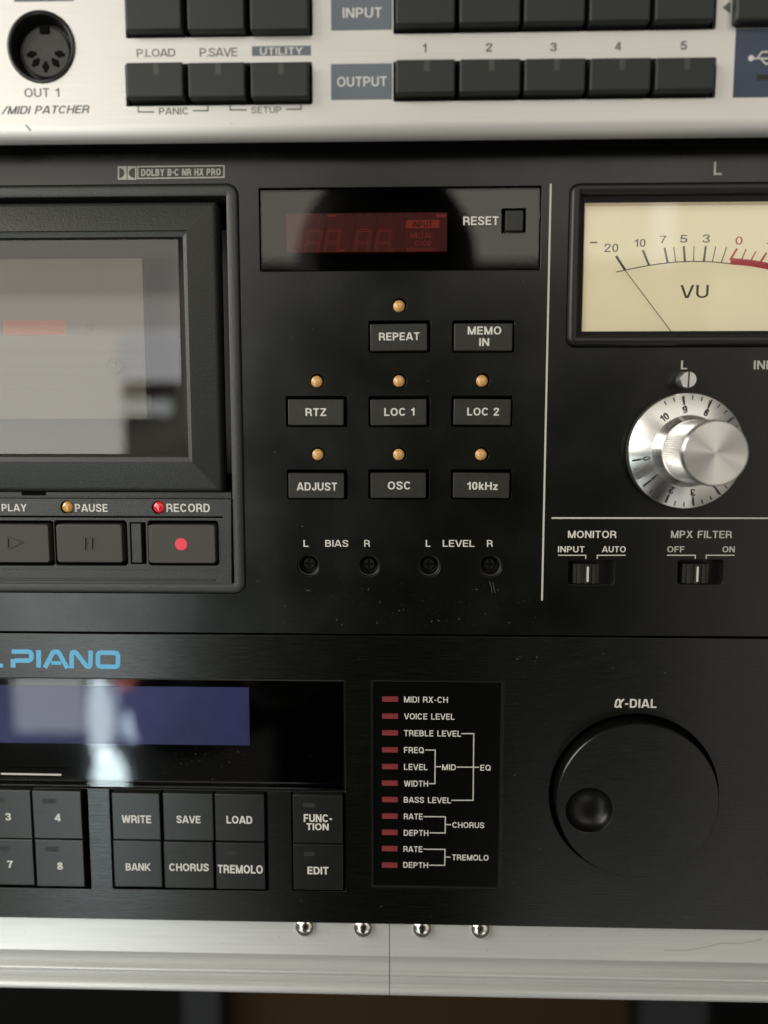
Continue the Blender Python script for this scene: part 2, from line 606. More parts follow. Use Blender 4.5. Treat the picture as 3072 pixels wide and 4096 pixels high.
    if c == '5':
        W = .56
        return W, [o([(W - .03, T), (h + .06, T), (h + .01, .46)]), o(cat([(h + .01, .48), (W * .5, .59), (W - h - .03, .50), (W - h, .33), (W - h - .04, .14), (W / 2, B), (h + .03, .13), (h, .27)]))]
    if c in '69':
        W = .56
        g = [(arc(W / 2, .67, W / 2 - h, .33 - h, 0, 360, 20)[:-1], True), (cat([(W - h, .67), (W - h, .42), (W - h - .05, .14), (W / 2, B), (h + .04, .10), (h, .24)]), False)]
        if c == '6':
            g = [([(W - x, 1 - y) for x, y in p], k) for p, k in g]
        return W, g
    if c == '7':
        W = .54
        return W, [o([(0, T), (W, T)]), o(cat([(W - h, T), (W * .55, .52), (W * .36, 0), (W * .34, -.05)]))]
    if c == '8':
        W = .56
        return W, [cl(arc(W / 2, .74, W / 2 - h - .03, .26 - h, 0, 360, 18)[:-1]), cl(arc(W / 2, .27, W / 2 - h, .27 - h * .9, 0, 360, 20)[:-1])]
    if c == '-':
        return .34, [o([(.02, .42), (.32, .42)])]
    if c == '.':
        return w, [o([(0, h), (w, h)])]
    if c == '·':
        return w * 1.2, [o([(0, .5), (w * 1.2, .5)])]
    if c == '/':
        return .45, [o([(0, -.1), (.45, 1.1)])]
    if c == 'k':
        W = .5
        return W, [o([(h, 0), (h, 1)]), o([(h, .28), (W - .05, .74)]), o([(h + .12, .42), (W, -.06)])]
    if c == 'z':
        W = .46
        return W, [o([(0, .72 - h), (W, .72 - h)]), o([(0, B), (W, B)]), o([(h, h), (W - h, .72 - h)])]
    if c == 'r':
        W = .34
        return W, [o([(h, 0), (h, .72)]), o(cat([(h, .45), (h + .06, .62), (W, .66)]))]
    if c == 'a':      # Greek alpha
        W = .74
        return W, [o(cat([(W - .0, .98), (W * .72, .62), (W * .58, .22), (W * .36, B), (W * .14, .14), (h, .45), (W * .16, .84), (W * .38, 1 - h), (W * .56, .80), (W * .66, .40), (W * .74, .10), (W * .92, .06)]))]
    return .5, []


def clip_y(poly, lo, hi):
    for sgn, lim in ((1, lo), (-1, -hi)):
        out = []
        for i in range(len(poly)):
            a, b = poly[i], poly[(i + 1) % len(poly)]
            da, db = sgn * a[1] - lim, sgn * b[1] - lim
            if da >= 0:
                out.append(a)
            if (da >= 0) != (db >= 0):
                t = da / (da - db)
                out.append((a[0] + (b[0] - a[0]) * t, a[1] + (b[1] - a[1]) * t))
        poly = out
        if len(poly) < 3:
            return []
    return poly


def union2d(polys):
    V, F = [], []
    for p in polys:
        area2 = sum(p[i][0] * p[(i + 1) % len(p)][1] - p[(i + 1) % len(p)][0] * p[i][1] for i in range(len(p)))
        if abs(area2) < 1e-7:
            continue
        if area2 < 0:
            p = p[::-1]
        n = len(V)
        V += [Vector(q) for q in p]
        F.append(list(range(n, n + len(p))))
    r = geometry.delaunay_2d_cdt(V, [], F, 0, 1e-5)
    fs = [f for f, of in zip(r[2], r[5]) if len(of) > 0]
    return [tuple(v) for v in r[0]], fs


GC = {}


def gmesh(c, w):
    k = (c, round(w, 3))
    if k not in GC:
        W, st = glyph(c, w)
        polys = []
        for p, closed in st:
            for q in offset_strip(p, w, closed):
                q = clip_y(q, 0, 1)
                if q:
                    polys.append(q)
        GC[k] = (W, union2d(polys) if polys else ([], []))
    return GC[k]


def text2d(s, w=.17, sp=.13, shear=0.0):
    x = 0
    V, F = [], []
    for c in s:
        W, (v, f) = gmesh(c, w)
        n = len(V)
        V += [(a + x + shear * b, b) for a, b in v]
        F += [tuple(i + n for i in q) for q in f]
        x += W + sp
    return V, F


def solid2d(V, F, z, thick):
    """2D faces -> raised print with side walls"""
    cnt = {}
    for f in F:
        for i in range(len(f)):
            e = (f[i], f[(i + 1) % len(f)])
            cnt[e] = cnt.get(e, 0) + 1
    n = len(V)
    VV = [(x, -z - thick, y) for x, y in V] + [(x, -z, y) for x, y in V]
    FF = [tuple(f) for f in F]
    for (a, b) in cnt:
        if (b, a) not in cnt:
            FF.append((a, a + n, b + n, b))
    return VV, FF


def text(s, x0, y0, x1, y1, z, m=None, parent=None, wt=.17, sp=.13, shear=0, thick=0.05, colour='white', name='lettering', label=None):
    rc = R(x0, y0, x1, y1, z)
    V, F = text2d(s, wt, sp, shear)
    a0, a1 = min(v[0] for v in V), max(v[0] for v in V)
    b0, b1 = min(v[1] for v in V), max(v[1] for v in V)
    V = [(rc[0] + (v[0] - a0) / (a1 - a0) * (rc[2] - rc[0]), rc[1] + (v[1] - b0) / (b1 - b0) * (rc[3] - rc[1])) for v in V]
    g = solid2d(V, F, z, thick)
    return obj(name, g, m or WHITE, parent, (rc[0] + rc[2]) / 2, (rc[1] + rc[3]) / 2, -z, label=label or '%s lettering reading %s' % (colour, s))


def lines(name, polylines, wpx, z, m, parent, label=None, thick=0.04):
    gs = []
    wd = wpx * (D - z) / FPX
    for k, pl in enumerate(polylines):
        gs.append(strip([P(x, y, z) for x, y in pl], wd, z - 0.003 * k, thick))
    g = join(*gs)
    c = g[0][0]
    return obj(name, g, m, parent, c[0], c[2], -z, label=label)


def flat(name, px, z, m, parent, label=None, thick=0.03, r=0.05):
    rc = R(*px, z)
    return obj(name, loft(rc, r, [(0, z), (0, z + thick)], n=2), m, parent, (rc[0] + rc[2]) / 2, (rc[1] + rc[3]) / 2, -z, label=label)


def button(name, px, z0, z1, bev, r, m, parent, label=None, flare=0.0):
    """face measured at depth z1; goes back to z0"""
    rc = R(*px, z1)
    fl = flare
    x0, a0, x1, a1 = rc
    big = (x0 - fl, a0 - fl, x1 + fl, a1 + fl)
    g = loft(big, r + fl, [(0, z0), (fl * 0.75, z1 - bev), (fl + bev * 0.3, z1 - bev * 0.3), (fl + bev, z1)], n=4)
    return obj(name, g, m, parent, (x0 + x1) / 2, (a0 + a1) / 2, -z1, label=label, smooth=True)


def led(cx, cy, rpx, z, m, parent, label):
    X, Z = P(cx, cy, z + 0.8)
    r = rpx * (D - z) / FPX
    prof = [(r, z - 2)] + [(r * math.cos(t), z + r * .5 * math.sin(t)) for t in [i * math.pi / 2 / 8 for i in range(8)]]
    V, F = lathe(X, Z, prof, 28)
    return obj('indicator_light', (V, F), m, parent, X, Z, -z, label=label, smooth=True)


XL, XR = -190.0, 190.0     # how far the rack units are built to either side

# ================================================================== 1. SILVER MIDI PATCHER (top)
ZT = 10.0
zb = P(1536, 488, ZT)[1]            # start of rounded lower edge
top = thing('midi_patcher', 'silver brushed rack unit with dark grey buttons and round socket, above the cassette deck', 'rack unit', (0, -ZT, zb))
TOPZ = P(1536, -330, ZT)[1]
holes = []
rowA = R(499, -110, 1250, 149, ZT)
rowB = R(502, 252, 1250, 422, ZT)
rowC = R(1573, -110, 2868, 128, ZT)
rowD = R(1573, 238, 2864, 400, ZT)
rowE = R(2941, -110, 3330, 110, ZT)
for rc in (rowA, rowB, rowC, rowD, rowE):
    holes.append(rr(*rc, 0.4, 3))
sx, sz = P(165, 188, ZT)
sr = 133 * (D - ZT) / FPX
holes.append(circ(sx, sz, sr))
pl = plate([(XL, zb), (XR, zb), (XR, TOPZ), (XL, TOPZ)], holes, ZT, 2.0, 0.0)
# rounded lower edge, swept along the panel
rad = 3.3
prof = [(ZT, zb)]
for i in range(1, 13):
    t = math.radians(90 * i / 12)
    prof.append((ZT - rad + rad * math.cos(t), zb - rad * math.sin(t)))
V = []
for z, h in prof:
    V += [(XL, -z, h), (XR, -z, h)]
F = [(2 * i, 2 * i + 1, 2 * i + 3, 2 * i + 2) for i in range(len(prof) - 1)]
obj('front_panel', join(pl, (V, F)), SILVER, top, 0, zb, -ZT, smooth=True)
obj('underside', box(XL + .5, zb - rad + .02, XR - .5, zb - rad + .5, -10, ZT - rad - .05), VOID, top, 0, zb, 0)
obj('chassis', box(XL + 1, zb - rad + .6, XR - 1, TOPZ - 1, -60, ZT - 6.5), VOID, top, 0, zb + 30, 0)

# round socket
sock = obj('midi_socket', lathe(sx, sz, [(sr * .985, ZT - 6), (sr * .985, ZT + .35), (sr * .93, ZT + .5), (sr * .88, ZT + .2), (sr * .80, ZT - 3.4), (sr * .78, ZT - 3.5)], 56, capb=True), BLACK, top, sx, sz, -ZT, label='black round socket with five pin holes', smooth=True)
fr = sr * .70
obj('socket_face', lathe(sx, sz, [(fr, ZT - 3.6), (fr, ZT - 2.4), (fr - .2, ZT - 2.3)], 48), BTN, sock, sx, sz, -ZT + 3, smooth=True)
ang = [180 + 45 * k for k in range(5)]
for k, a in enumerate([190, 225, 268, 312, 350]):
    t = math.radians(a)
    hx, hz = sx + fr * .60 * math.cos(t), sz + fr * .60 * math.sin(t)
    dx, dz = math.cos(t), math.sin(t)
    pts = [(hx - dx * fr * .22, hz - dz * fr * .22), (hx + dx * fr * .22, hz + dz * fr * .22)]
    g = join(strip(pts, fr * .15, ZT - 2.3, .02), lathe(hx, hz, [(fr * .15, ZT - 2.3), (fr * .15, ZT - 2.26)], 12))
    obj('pin_hole', g, VOID, sock, hx, hz, -ZT + 2.3)
obj('key_notch', box(sx - fr * .19, sz + fr * .70, sx + fr * .19, sz + fr * 1.02, ZT - 2.6, ZT - 1.9), VOID, sock, sx, sz + fr * .8, -ZT + 2)

text('OUT 1', 98, 353, 237, 388, ZT, GREYPRINT, top, .13, colour='grey')
text('/MIDI PATCHER', 4, 423, 359, 455, ZT, GREYPRINT, top, .15, .11, .22, colour='grey slanted')
flat('printed_block', (55, -70, 293, 6), ZT, CHIP, top, 'slate blue printed block at the top left')


def topbtn(x0, y0, x1, y1, slot=True):
    b = button('push_button', (x0, y0, x1, y1), ZT - 5, ZT + 2.6, .35, .35, BTN_TOP, top, flare=.12)
    if slot:
        xm = (x0 + x1) / 2 + 6
        flat('light_slot', (xm - 11, y0 + 4, xm + 11, y0 + 50), ZT + 2.6, SHADEINK, b, thick=.03)
    return b


for x0, x1 in ((500, 722), (748, 975), (1000, 1232)):
    topbtn(x0, -95, x1, 118, False)
for x0, x1 in ((504, 731), (753, 979), (1003, 1232)):
    topbtn(x0, 248, x1, 388)
cols5 = ((1584, 1820), (1840, 2082), (2100, 2342), (2362, 2604), (2625, 2862))
for k, (x0, x1) in enumerate(cols5):
    topbtn(x0, -95, x1, 95 - k * 4, False)
    topbtn(x0, 236 - k * 2, x1, 371 - k * 3)
b = button('push_button', (2952, -95, 3300, 76), ZT - 5, ZT + 2.6, .35, .35, BTN_TOP, top, flare=.55)

text('P.LOAD', 547, 196, 701, 227, ZT, GREYPRINT, top, .13, .06, colour='grey')
text('P.SAVE', 799, 192, 950, 226, ZT, GREYPRINT, top, .13, .06, colour='grey')
c = flat('printed_block', (1008, 184, 1244, 223), ZT, CHIP, top, 'slate blue printed block with white lettering')
text('UTILITY', 1040, 190, 1211, 219, ZT + .03, WHITE, c, .15)
text('PANIC', 636, 431, 752, 458, ZT, GREYPRINT, top, .13)
text('SETUP', 1005, 427, 1125, 453, ZT, GREYPRINT, top, .13)
lines('bracket_line', [[(553, 424), (553, 448), (617, 448)], [(772, 443), (832, 443), (832, 422)]], 5, ZT, GREYPRINT, top)
lines('bracket_line', [[(921, 420), (921, 440), (986, 440)], [(1144, 437), (1204, 437), (1204, 415)]], 5, ZT, GREYPRINT, top)
c = flat('printed_block', (1324, -60, 1568, 121), ZT, CHIP, top, 'slate blue printed block beside the upper button row')
text('INPUT', 1371, 31, 1527, 71, ZT + .03, WHITE, c, .14)
c = flat('printed_block', (1324, 255, 1568, 399), ZT, CHIP, top, 'slate blue printed block beside the lower button row')
text('OUTPUT', 1349, 307, 1547, 346, ZT + .03, WHITE, c, .14)
for n, x, y in (('1', 1698, 192), ('2', 1956, 190), ('3', 2214, 188), ('4', 2472, 185), ('5', 2735, 182)):
    hw = 8 if n == '1' else 13
    text(n, x - hw, y - 17, x + hw, y + 17, ZT, GREYPRINT, top, .16, colour='grey')
tri = [P(2889, 30, ZT), P(2922, 56, ZT), P(2922, 5, ZT)]
obj('arrow_mark', solid2d(tri, [(0, 1, 2)], ZT, .03), GREYPRINT, top, *P(2905, 30, ZT), -ZT)
c = flat('printed_block', (2937, 112, 3300, 389), ZT, CHIPDARK, top, 'dark blue printed block with a trident symbol')
u = [P(3007, 234, ZT), P(3160, 234, ZT)]
wd = .32
z1 = ZT + .035
g = join(strip(u, wd, z1, .02), lathe(*P(3004, 233, ZT), [(.68, z1 + .0), (.68, z1 + .03)], 20),
         strip([P(3030, 231, ZT), P(3048, 208, ZT), P(3085, 208, ZT)], wd, z1 + .004, .02),
         strip([P(3045, 237, ZT), P(3063, 256, ZT), P(3100, 256, ZT)], wd, z1 + .004, .02))
obj('trident_symbol', g, WHITE, c, *P(3050, 230, ZT), -ZT)
flat('port_slot', (3027, 298, 3200, 320), ZT + .03, DARKINK, c)

# ================================================================== 2. BLACK CASSETTE DECK (middle)
dz1 = P(1536, 556, 0)[1] + 1.2
dz0 = P(1536, 2538, 0)[1] + .18
deck = thing('cassette_deck', 'black cassette deck with cassette door, round yellow lights, push buttons and cream level meter', 'cassette deck', (0, 0, dz0))
holes = []
doorR = R(-900, 742, 969, 2370, 0)          # moulded cassette surround
holes.append(rr(*doorR, 3.0, 6))
dispR = R(1037, 748, 2164, 1083, 0)
holes.append(rr(*dispR, .25, 2))
meterR = R(2271, 729, 3560, 1388, 0)
holes.append(rr(*meterR, 2.4, 6))
BT = [
    # cut-out,                  face,                     text rows
    ((1474, 1283, 1722, 1410), (1481, 1295, 1709, 1403), [('REPEAT', 1516, 1330, 1678, 1361)]),
    ((1809, 1282, 2057, 1409), (1817, 1293, 2050, 1403), [('MEMO', 1871, 1306, 2005, 1338), ('IN', 1917, 1353, 1957, 1384)]),
    ((1144, 1585, 1388, 1707), (1152, 1597, 1374, 1701), [('RTZ', 1222, 1633, 1305, 1664)]),
    ((1474, 1585, 1719, 1707), (1482, 1597, 1706, 1701), [('LOC 1', 1537, 1632, 1658, 1663)]),
    ((1806, 1584, 2050, 1706), (1815, 1596, 2043, 1700), [('LOC 2', 1869, 1631, 1996, 1662)]),
    ((1149, 1879, 1390, 1997), (1154, 1893, 1376, 1993), [('ADJUST', 1187, 1930, 1348, 1962)]),
    ((1474, 1878, 1717, 1996), (1483, 1892, 1704, 1992), [('OSC', 1551, 1926, 1641, 1958)]),
    ((1804, 1878, 2046, 1996), (1813, 1892, 2038, 1992), [('10kHz', 1868, 1928, 1991, 1959)]),
]
for cut, face, t in BT:
    holes.append(rr(*R(*cut, 0), .35, 3))
LEDS = [(1596, 1223), (1266, 1526), (1596, 1524), (1929, 1523), (1270, 1819), (1595, 1819), (1925, 1819)]
for x, y in LEDS:
    X, Z = P(x + 2, y - 1, 0)
    holes.append(circ(X, Z, 28.5 * D / FPX, 28))
POTS = [(1232, 2261), (1474, 2263), (1716, 2263), (1962, 2264)]
for x, y in POTS:
    X, Z = P(x, y, 0)
    holes.append(circ(X, Z, 46 * D / FPX, 36))
SW = [(2272, 2238, 2457, 2339), (2711, 2238, 2893, 2339)]
for q in SW:
    holes.append(rr(*R(*q, 0), .9, 4))
face = obj('front_panel', plate([(XL, dz0), (XR, dz0), (XR, dz1), (XL, dz1)], holes, 0, 2.0, .10), DECK, deck, 0, (dz0 + dz1) / 2, 0, smooth=True)
obj('chassis', box(XL + 1, dz0 + .5, XR - 1, dz1 - .5, -90, -26), VOID, deck, 0, 0, 40)

# badge
DG = DULL
ox = 0
g = []
for x0 in (471, 510):
    g.append(strip([P(x0 + 3, 668, 0), P(x0 + 33, 668, 0), P(x0 + 33, 716, 0), P(x0 + 3, 716, 0)], .36, 0, .04, True))
obj('badge_frame', join(*g), DG, deck, *P(508, 692, 0), 0, label='two pale outlined squares of the badge')
V, F = [], []


def dshape(x0, y0, x1, y1, flip):
    n = 12
    pts = [(x0, y0), (x0, y1)] if not flip else [(x1, y1), (x1, y0)]
    ym, ry, rx = (y0 + y1) / 2, (y1 - y0) / 2, (x1 - x0)
    a = []
    for i in range(n + 1):
        t = math.radians(90 - 180 * i / n)
        a.append(((x0 + rx * math.cos(t)) if not flip else (x1 - rx * math.cos(t)), ym - ry * math.sin(t)))
    # square minus D: build ring between D and frame
    return a


for x0, flip in ((474, False), (513, True)):
    d = dshape(x0 + (3 if not flip else 2), 672, x0 + (24 if not flip else 26), 712, flip)
    outer = []
    for (x, y) in d:
        t = (y - 672) / 40
        outer.append(((x0 + 29) if not flip else x0 + 1, 669 + t * 46))
    n = len(V)
    V += [P(x, y, 0) for x, y in d] + [P(x, y, 0) for x, y in outer]
    m_ = len(d)
    for i in range(m_ - 1):
        F.append((n + i, n + i + 1, n + m_ + i + 1, n + m_ + i))
obj('badge_symbol', solid2d(V, F, 0, .035), DG, deck, *P(508, 692, 0), 0, label='pale double D mark of the badge')
g = strip([P(551, 667, 0), P(896, 663, 0), P(896, 709, 0), P(551, 714, 0)], .34, 0, .04, True)
obj('badge_frame', g, DG, deck, *P(720, 690, 0), 0, label='pale outlined box round the badge lettering')
text('DOLBY B·C NR HX PRO', 564, 675, 883, 703, 0, DG, deck, .21, .10, .05, label='pale badge lettering of noise reduction types', colour='pale')

# display window
dz = -.6
dw = obj('display_window', loft(dispR, .25, [(0.06, -1.9), (0.06, -1.2), (.35, dz), ], n=2, capb=False), BLACK, deck, (dispR[0] + dispR[2]) / 2, (dispR[1] + dispR[3]) / 2, 1)
x0, a0, x1, a1 = dispR
obj('display_back', box(x0 + .2, a0 + .2, x1 - .2, a1 - .2, -9, -8), VOID, dw, (x0 + x1) / 2, (a0 + a1) / 2, 8)
rz = -3.0
red = R(1146, 852, 1788, 1007, rz)
rd = obj('red_display', loft(red, .1, [(0, rz - 2), (0, rz)], n=2), LEDRED, dw, (red[0] + red[2]) / 2, (red[1] + red[3]) / 2, -rz, label='unlit dark red numeric display')
zz = rz + .01
q = lambda x, y: P(x, y, zz)
segs = []
for bx in (1220, 1298, 1418, 1502):
    s = 14      # italic slant per half digit
    wdt, hh = 50, 46
    yb = 1006
    top_y = 922
    mid_y = 970
    L = lambda y, off=0: bx + (1006 - y) * .16 + off
    for pts in ([(L(top_y) + 5, top_y), (L(top_y) + wdt - 5, top_y)], [(L(mid_y) + 5, mid_y), (L(mid_y) + wdt - 5, mid_y)],
                [(L(top_y), top_y + 4), (L(mid_y - 4), mid_y - 4)], [(L(top_y) + wdt, top_y + 4), (L(mid_y) + wdt, mid_y - 4)],
                [(L(mid_y), mid_y + 4), (L(yb), yb)], [(L(mid_y) + wdt, mid_y + 4), (L(yb) + wdt, yb)]):
        (ax, ay), (cx_, cy_) = pts
        if abs(ay - cy_) < 1:
            o4 = [(ax, ay - 4), (cx_, ay - 4), (cx_ - 3, ay + 4), (ax + 3, ay + 4)]
        else:
            o4 = [(ax - 4, ay), (ax + 4, ay), (cx_ + 4, cy_), (cx_ - 4, cy_)]
        segs.append([q(*p) for p in o4])
g = join(*[strip(p, .10, zz, .02, True) for p in segs])
obj('digit_segments', g, SEG, rd, *q(1400, 960), -zz)
g = join(*[strip([q(x + 26, 860), q(x, 1005)], .16, zz + .02, .02) for x in (1286, 1400, 1486, 1602)])
obj('digit_partition', g, SEGDARK, rd, *q(1400, 930), -zz)
text('M', 1358, 996, 1378, 1006, zz, SEG, rd, .14, colour='red')
text('S', 1560, 996, 1574, 1006, zz, SEG, rd, .14, colour='red')
c = flat('lit_block', (1622, 881, 1757, 912), zz, SEG, rd, 'brighter red block on the display')
text('INPUT', 1650, 886, 1728, 908, zz + .04, SEGDARK, c, .16, colour='dark red')
text('METAL', 1642, 931, 1733, 952, zz, SEG, rd, .10, colour='red')
text('CrO2', 1660, 963, 1726, 981, zz, SEG, rd, .11, colour='red')
text('NORMAL', 1628, 992, 1744, 1006, zz, SEG, rd, .10, colour='red')
g = join(*[strip([q(1290 + 40 * k, 858), q(1304 + 40 * k, 858)], .3, zz, .02) for k in range(11)])
obj('level_ticks', g, SEGDARK, rd, *q(1500, 858), -zz)
for xa, xb, wq in ((1310, 1345, .4), (1745, 1785, .7)):
    obj('display_bar', strip([q(xa, 863), q(xb, 863)], wq, zz + .02, .02), SEG, rd, *q((xa + xb) / 2, 863), -zz)
# pane with a square hole for the reset button
rcut = R(2006, 833, 2103, 930, dz)
pn = plate(rr(x0 + .3, a0 + .3, x1 - .3, a1 - .3, .2, 2), [rr(*rcut, .2, 2)], dz, .8, .05)
obj('display_pane', pn, SMOKE2, dw, (x0 + x1) / 2, (a0 + a1) / 2, -dz)
text('RESET', 1853, 866, 1994, 900, dz + .02, WHITE, dw, .16)
rb = R(2006, 833, 2103, 930, dz)
obj('button_well', loft(rb, .2, [(-.25, dz - .9), (-.25, dz - 4)], n=2), VOID, dw, (rb[0] + rb[2]) / 2, (rb[1] + rb[3]) / 2, 2)
button('reset_button', (2023, 841, 2093, 923), -5, .4, .18, .2, BTN, deck, 'small square black button')

# push buttons and lights
for (cut, fc, tx) in BT:
    rc = R(*cut, 0)
    wl = obj('button_well', loft(rc, .35, [(-.02, -.3), (0.03, -6)], n=3), VOID, deck, (rc[0] + rc[2]) / 2, (rc[1] + rc[3]) / 2, 3)
    b = button('push_button', fc, -5.5, 1.5, .22, .25, BTN, deck)
    b.rotation_euler = [math.radians(random.uniform(-.7, .7)) for _k in range(3)]
    for t in tx:
        text(t[0], *t[1:], 1.5, WHITE, b, .165)
for x, y in LEDS:
    X, Z = P(x + 2, y - 1, 0)
    rr_ = 28 * D / FPX
    l = led(x, y, 23, .05, AMBER, deck, 'round amber indicator light')
    obj('light_socket', lathe(X, Z, [(rr_, -.2), (rr_, -3)], 28), VOID, l, X, Z, 2)

t_ = [('L', 1214, 1235), ('BIAS', 1301, 1393), ('R', 1457, 1480), ('L', 1703, 1722), ('LEVEL', 1771, 1898), ('R', 1948, 1971)]
for s, x0, x1 in t_:
    text(s, x0, 2160, x1, 2187, 0, WHITE, deck, .14)

# trimmer screws in round wells
for x, y in POTS:
    X, Z = P(x, y, 0)
    r = 46 * D / FPX
    o = obj('trimmer_well', lathe(X, Z, [(r, -.15), (r * .93, -.5), (r * .93, -1.0), (r * .85, -1.1), (r * .85, -4.5)], 36), BLACK, deck, X, Z, 2, smooth=True)
    k = obj('trimmer_screw', lathe(X, Z, [(r * .55, -4.4), (r * .55, -3.0), (r * .48, -2.8)], 24), mat('trimmer_black', (.004, .004, .0035), .5, 0, .25), o, X, Z, 3, smooth=True)
    obj('cross_slot', join(strip([(X - r * .42, Z), (X + r * .42, Z)], r * .16, -2.79, .02), strip([(X, Z - r * .42), (X, Z + r * .42)], r * .16, -2.785, .02)), VOID, o, X, Z, 2.7)

# printed lines and words on the right
lines('divider_line', [[(2203, 735), (2168, 2402)]], 7, 0, LINE, deck, 'long white vertical line')
lines('divider_line', [[(2206, 2072), (3300, 2073)]], 6.5, 0, LINE, deck, 'white horizontal line under the knob')
text('L', 2855, 647, 2887, 700, 0, DULL, deck, .15)
text('L', 2724, 1442, 2749, 1477, 0, DULL, deck, .16)
text('INPUT', 3015, 1442, 3165, 1477, 0, DULL, deck, .16)
text('MONITOR', 2272, 2123, 2466, 2152, 0, WHITE, deck, .15)
text('MPX FILTER', 2684, 2123, 2928, 2152, 0, DULL, deck, .15)
text('INPUT', 2232, 2185, 2338, 2209, 0, WHITE, deck, .15)
text('AUTO', 2408, 2185, 2503, 2209, 0, WHITE, deck, .15)
text('OFF', 2669, 2185, 2738, 2209, 0, DULL, deck, .15)
text('ON', 2890, 2185, 2939, 2209, 0, DULL, deck, .15)
lines('bracket_line', [[(2232, 2221), (2343, 2221), (2343, 2235)], [(2503, 2221), (2389, 2221), (2389, 2235)]], 4.0, 0, LINE, deck)
lines('bracket_line', [[(2668, 2221), (2781, 2221), (2781, 2235)], [(2938, 2221), (2825, 2221), (2825, 2235)]], 4.0, 0, LINE, deck)
for (q4, sxa, sxb, wl_) in ((SW[0], 2296, 2399, 2351), (SW[1], 2735, 2839, 2790)):
    rc = R(*q4, 0)
    o = obj('slide_switch', loft(rc, .9, [(0, -.1), (.05, -.4), (.05, -4)], n=4), BLACK, deck, (rc[0] + rc[2]) / 2, (rc[1] + rc[3]) / 2, 1, smooth=True)
    zs = .3
    # ribbed slider: stepped ridges
    s0 = R(sxa, 2258, sxb, 2336, zs)
    n = 7
    wq = (s0[2] - s0[0]) / n
    gs = []
    hts = [-.9, -.3, -.75, .1, -.75, -.3, -.9]
    for k in range(n):
        gs.append(loft((s0[0] + k * wq, s0[1], s0[0] + (k + 1) * wq, s0[3]), .05, [(0.0, -3.5), (0.02, zs + hts[k] - .08), (.10, zs + hts[k])], n=2))
    sl = obj('slider', join(*gs), BTN, o, (s0[0] + s0[2]) / 2, (s0[1] + s0[3]) / 2, -zs)
    flat('white_mark', (wl_ - 4, 2267, wl_ + 4, 2327), zs + .1, WHITE, sl)

# ---------------- VU meter
mt = obj('level_meter', loft(meterR, 2.4, [(0.12, -4), (.12, .5), (.5, 1.3), (1.0, 1.6), (2.3, 1.5), (2.75, 1.2), (2.9, .6), (2.95, -1.0), (4.3, -1.6), (4.3, -5)], n=6, capb=False), BLACK, deck, (meterR[0] + meterR[2]) / 2, (meterR[1] + meterR[3]) / 2, 0, label='black framed meter with cream face', smooth=True)
mx0, ma0, mx1, ma1 = meterR
zc = -4.6
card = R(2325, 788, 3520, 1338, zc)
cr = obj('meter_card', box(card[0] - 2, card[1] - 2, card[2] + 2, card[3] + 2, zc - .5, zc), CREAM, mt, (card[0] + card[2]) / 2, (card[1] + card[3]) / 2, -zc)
rim = R(2330, 800, 3510, 1334, -1.7)
obj('meter_rim', loft(rim, .3, [(-.2, -4.5), (-.2, -1.9), (.35, -1.8), (.5, -2.3), (.5, -4.5)], n=2, capb=False), CREAMRIM, mt, (rim[0] + rim[2]) / 2, (rim[1] + rim[3]) / 2, 2)
obj('meter_pane', box(rim[0] + .1, rim[1] + .1, rim[2] - .1, rim[3] - .1, -1.75, -1.6), PANE, mt, (rim[0] + rim[2]) / 2, (rim[1] + rim[3]) / 2, 1.6)
ck = lambda x, y: P(x, y, zc)


def tick(a, b, wpx, m_, k=0):
    return strip([ck(*a), ck(*b)], wpx * (D - zc) / FPX, zc + .01 + .004 * k, .03)


METERINK = mat('meter_scale_ink', (0.075, 0.075, 0.05), 0.7)
obj('scale_marking', join(tick((2464, 1024), (2500, 1079), 9, 0), tick((2571, 1001), (2596, 1061), 8, 0), tick((2658, 991), (2671, 1053), 8, 0), tick((2735, 985), (2740, 1049), 8, 0), tick((2823, 984), (2815, 1048), 8, 0),
    tick((2695, 988), (2703, 1050), 3.5, 0), tick((2776, 984), (2774, 1048), 3.5, 0), tick((2863, 986), (2849, 1049), 3.5, 0), tick((2906, 988), (2885, 1052), 4, 0)), METERINK, cr, *ck(2700, 1020), -zc, label='dark scale strokes')
arcp = cat([(2465, 1088), (2595, 1062), (2700, 1049), (2778, 1046), (2850, 1048), (2920, 1055)], 6)
obj('scale_arc', strip([ck(*p) for p in arcp], 3.5 * .069, zc + .02, .03), METERINK, cr, *ck(2700, 1050), -zc)
redp = cat([(2922, 1045), (3000, 1052), (3072, 1065), (3180, 1090), (3300, 1130)], 5)
obj('red_zone', join(strip([ck(*p) for p in redp], 24 * .069, zc + .02, .03), tick((2948, 994), (2921, 1040), 8, 0, 8), tick((2984, 997), (2966, 1040), 5, 0, 8), tick((3024, 1005), (3002, 1045), 5, 0, 8), tick((3066, 1011), (3038, 1055), 8, 0, 8), tick((3110, 1022), (3078, 1065), 5, 0, 8)), REDINK, cr, *ck(3000, 1040), -zc, label='red overload band of the meter scale')
for s, x0, y0, x1, y1, m_ in (('-', 2360, 967, 2389, 973, METERINK), ('20', 2418, 975, 2473, 1008, METERINK), ('10', 2537, 956, 2582, 987, METERINK), ('7', 2638, 943, 2666, 973, METERINK), ('5', 2721, 940, 2749, 971, METERINK), ('3', 2811, 938, 2839, 971, METERINK), ('0', 2942, 946, 2970, 979, REDINK), ('1', 3066, 966, 3084, 998, REDINK), ('VU', 2721, 1140, 2834, 1192, METERINK)):
    text(s, x0, y0, x1, y1, zc, m_, cr, .125, .16, colour='red' if m_ is REDINK else 'dark')
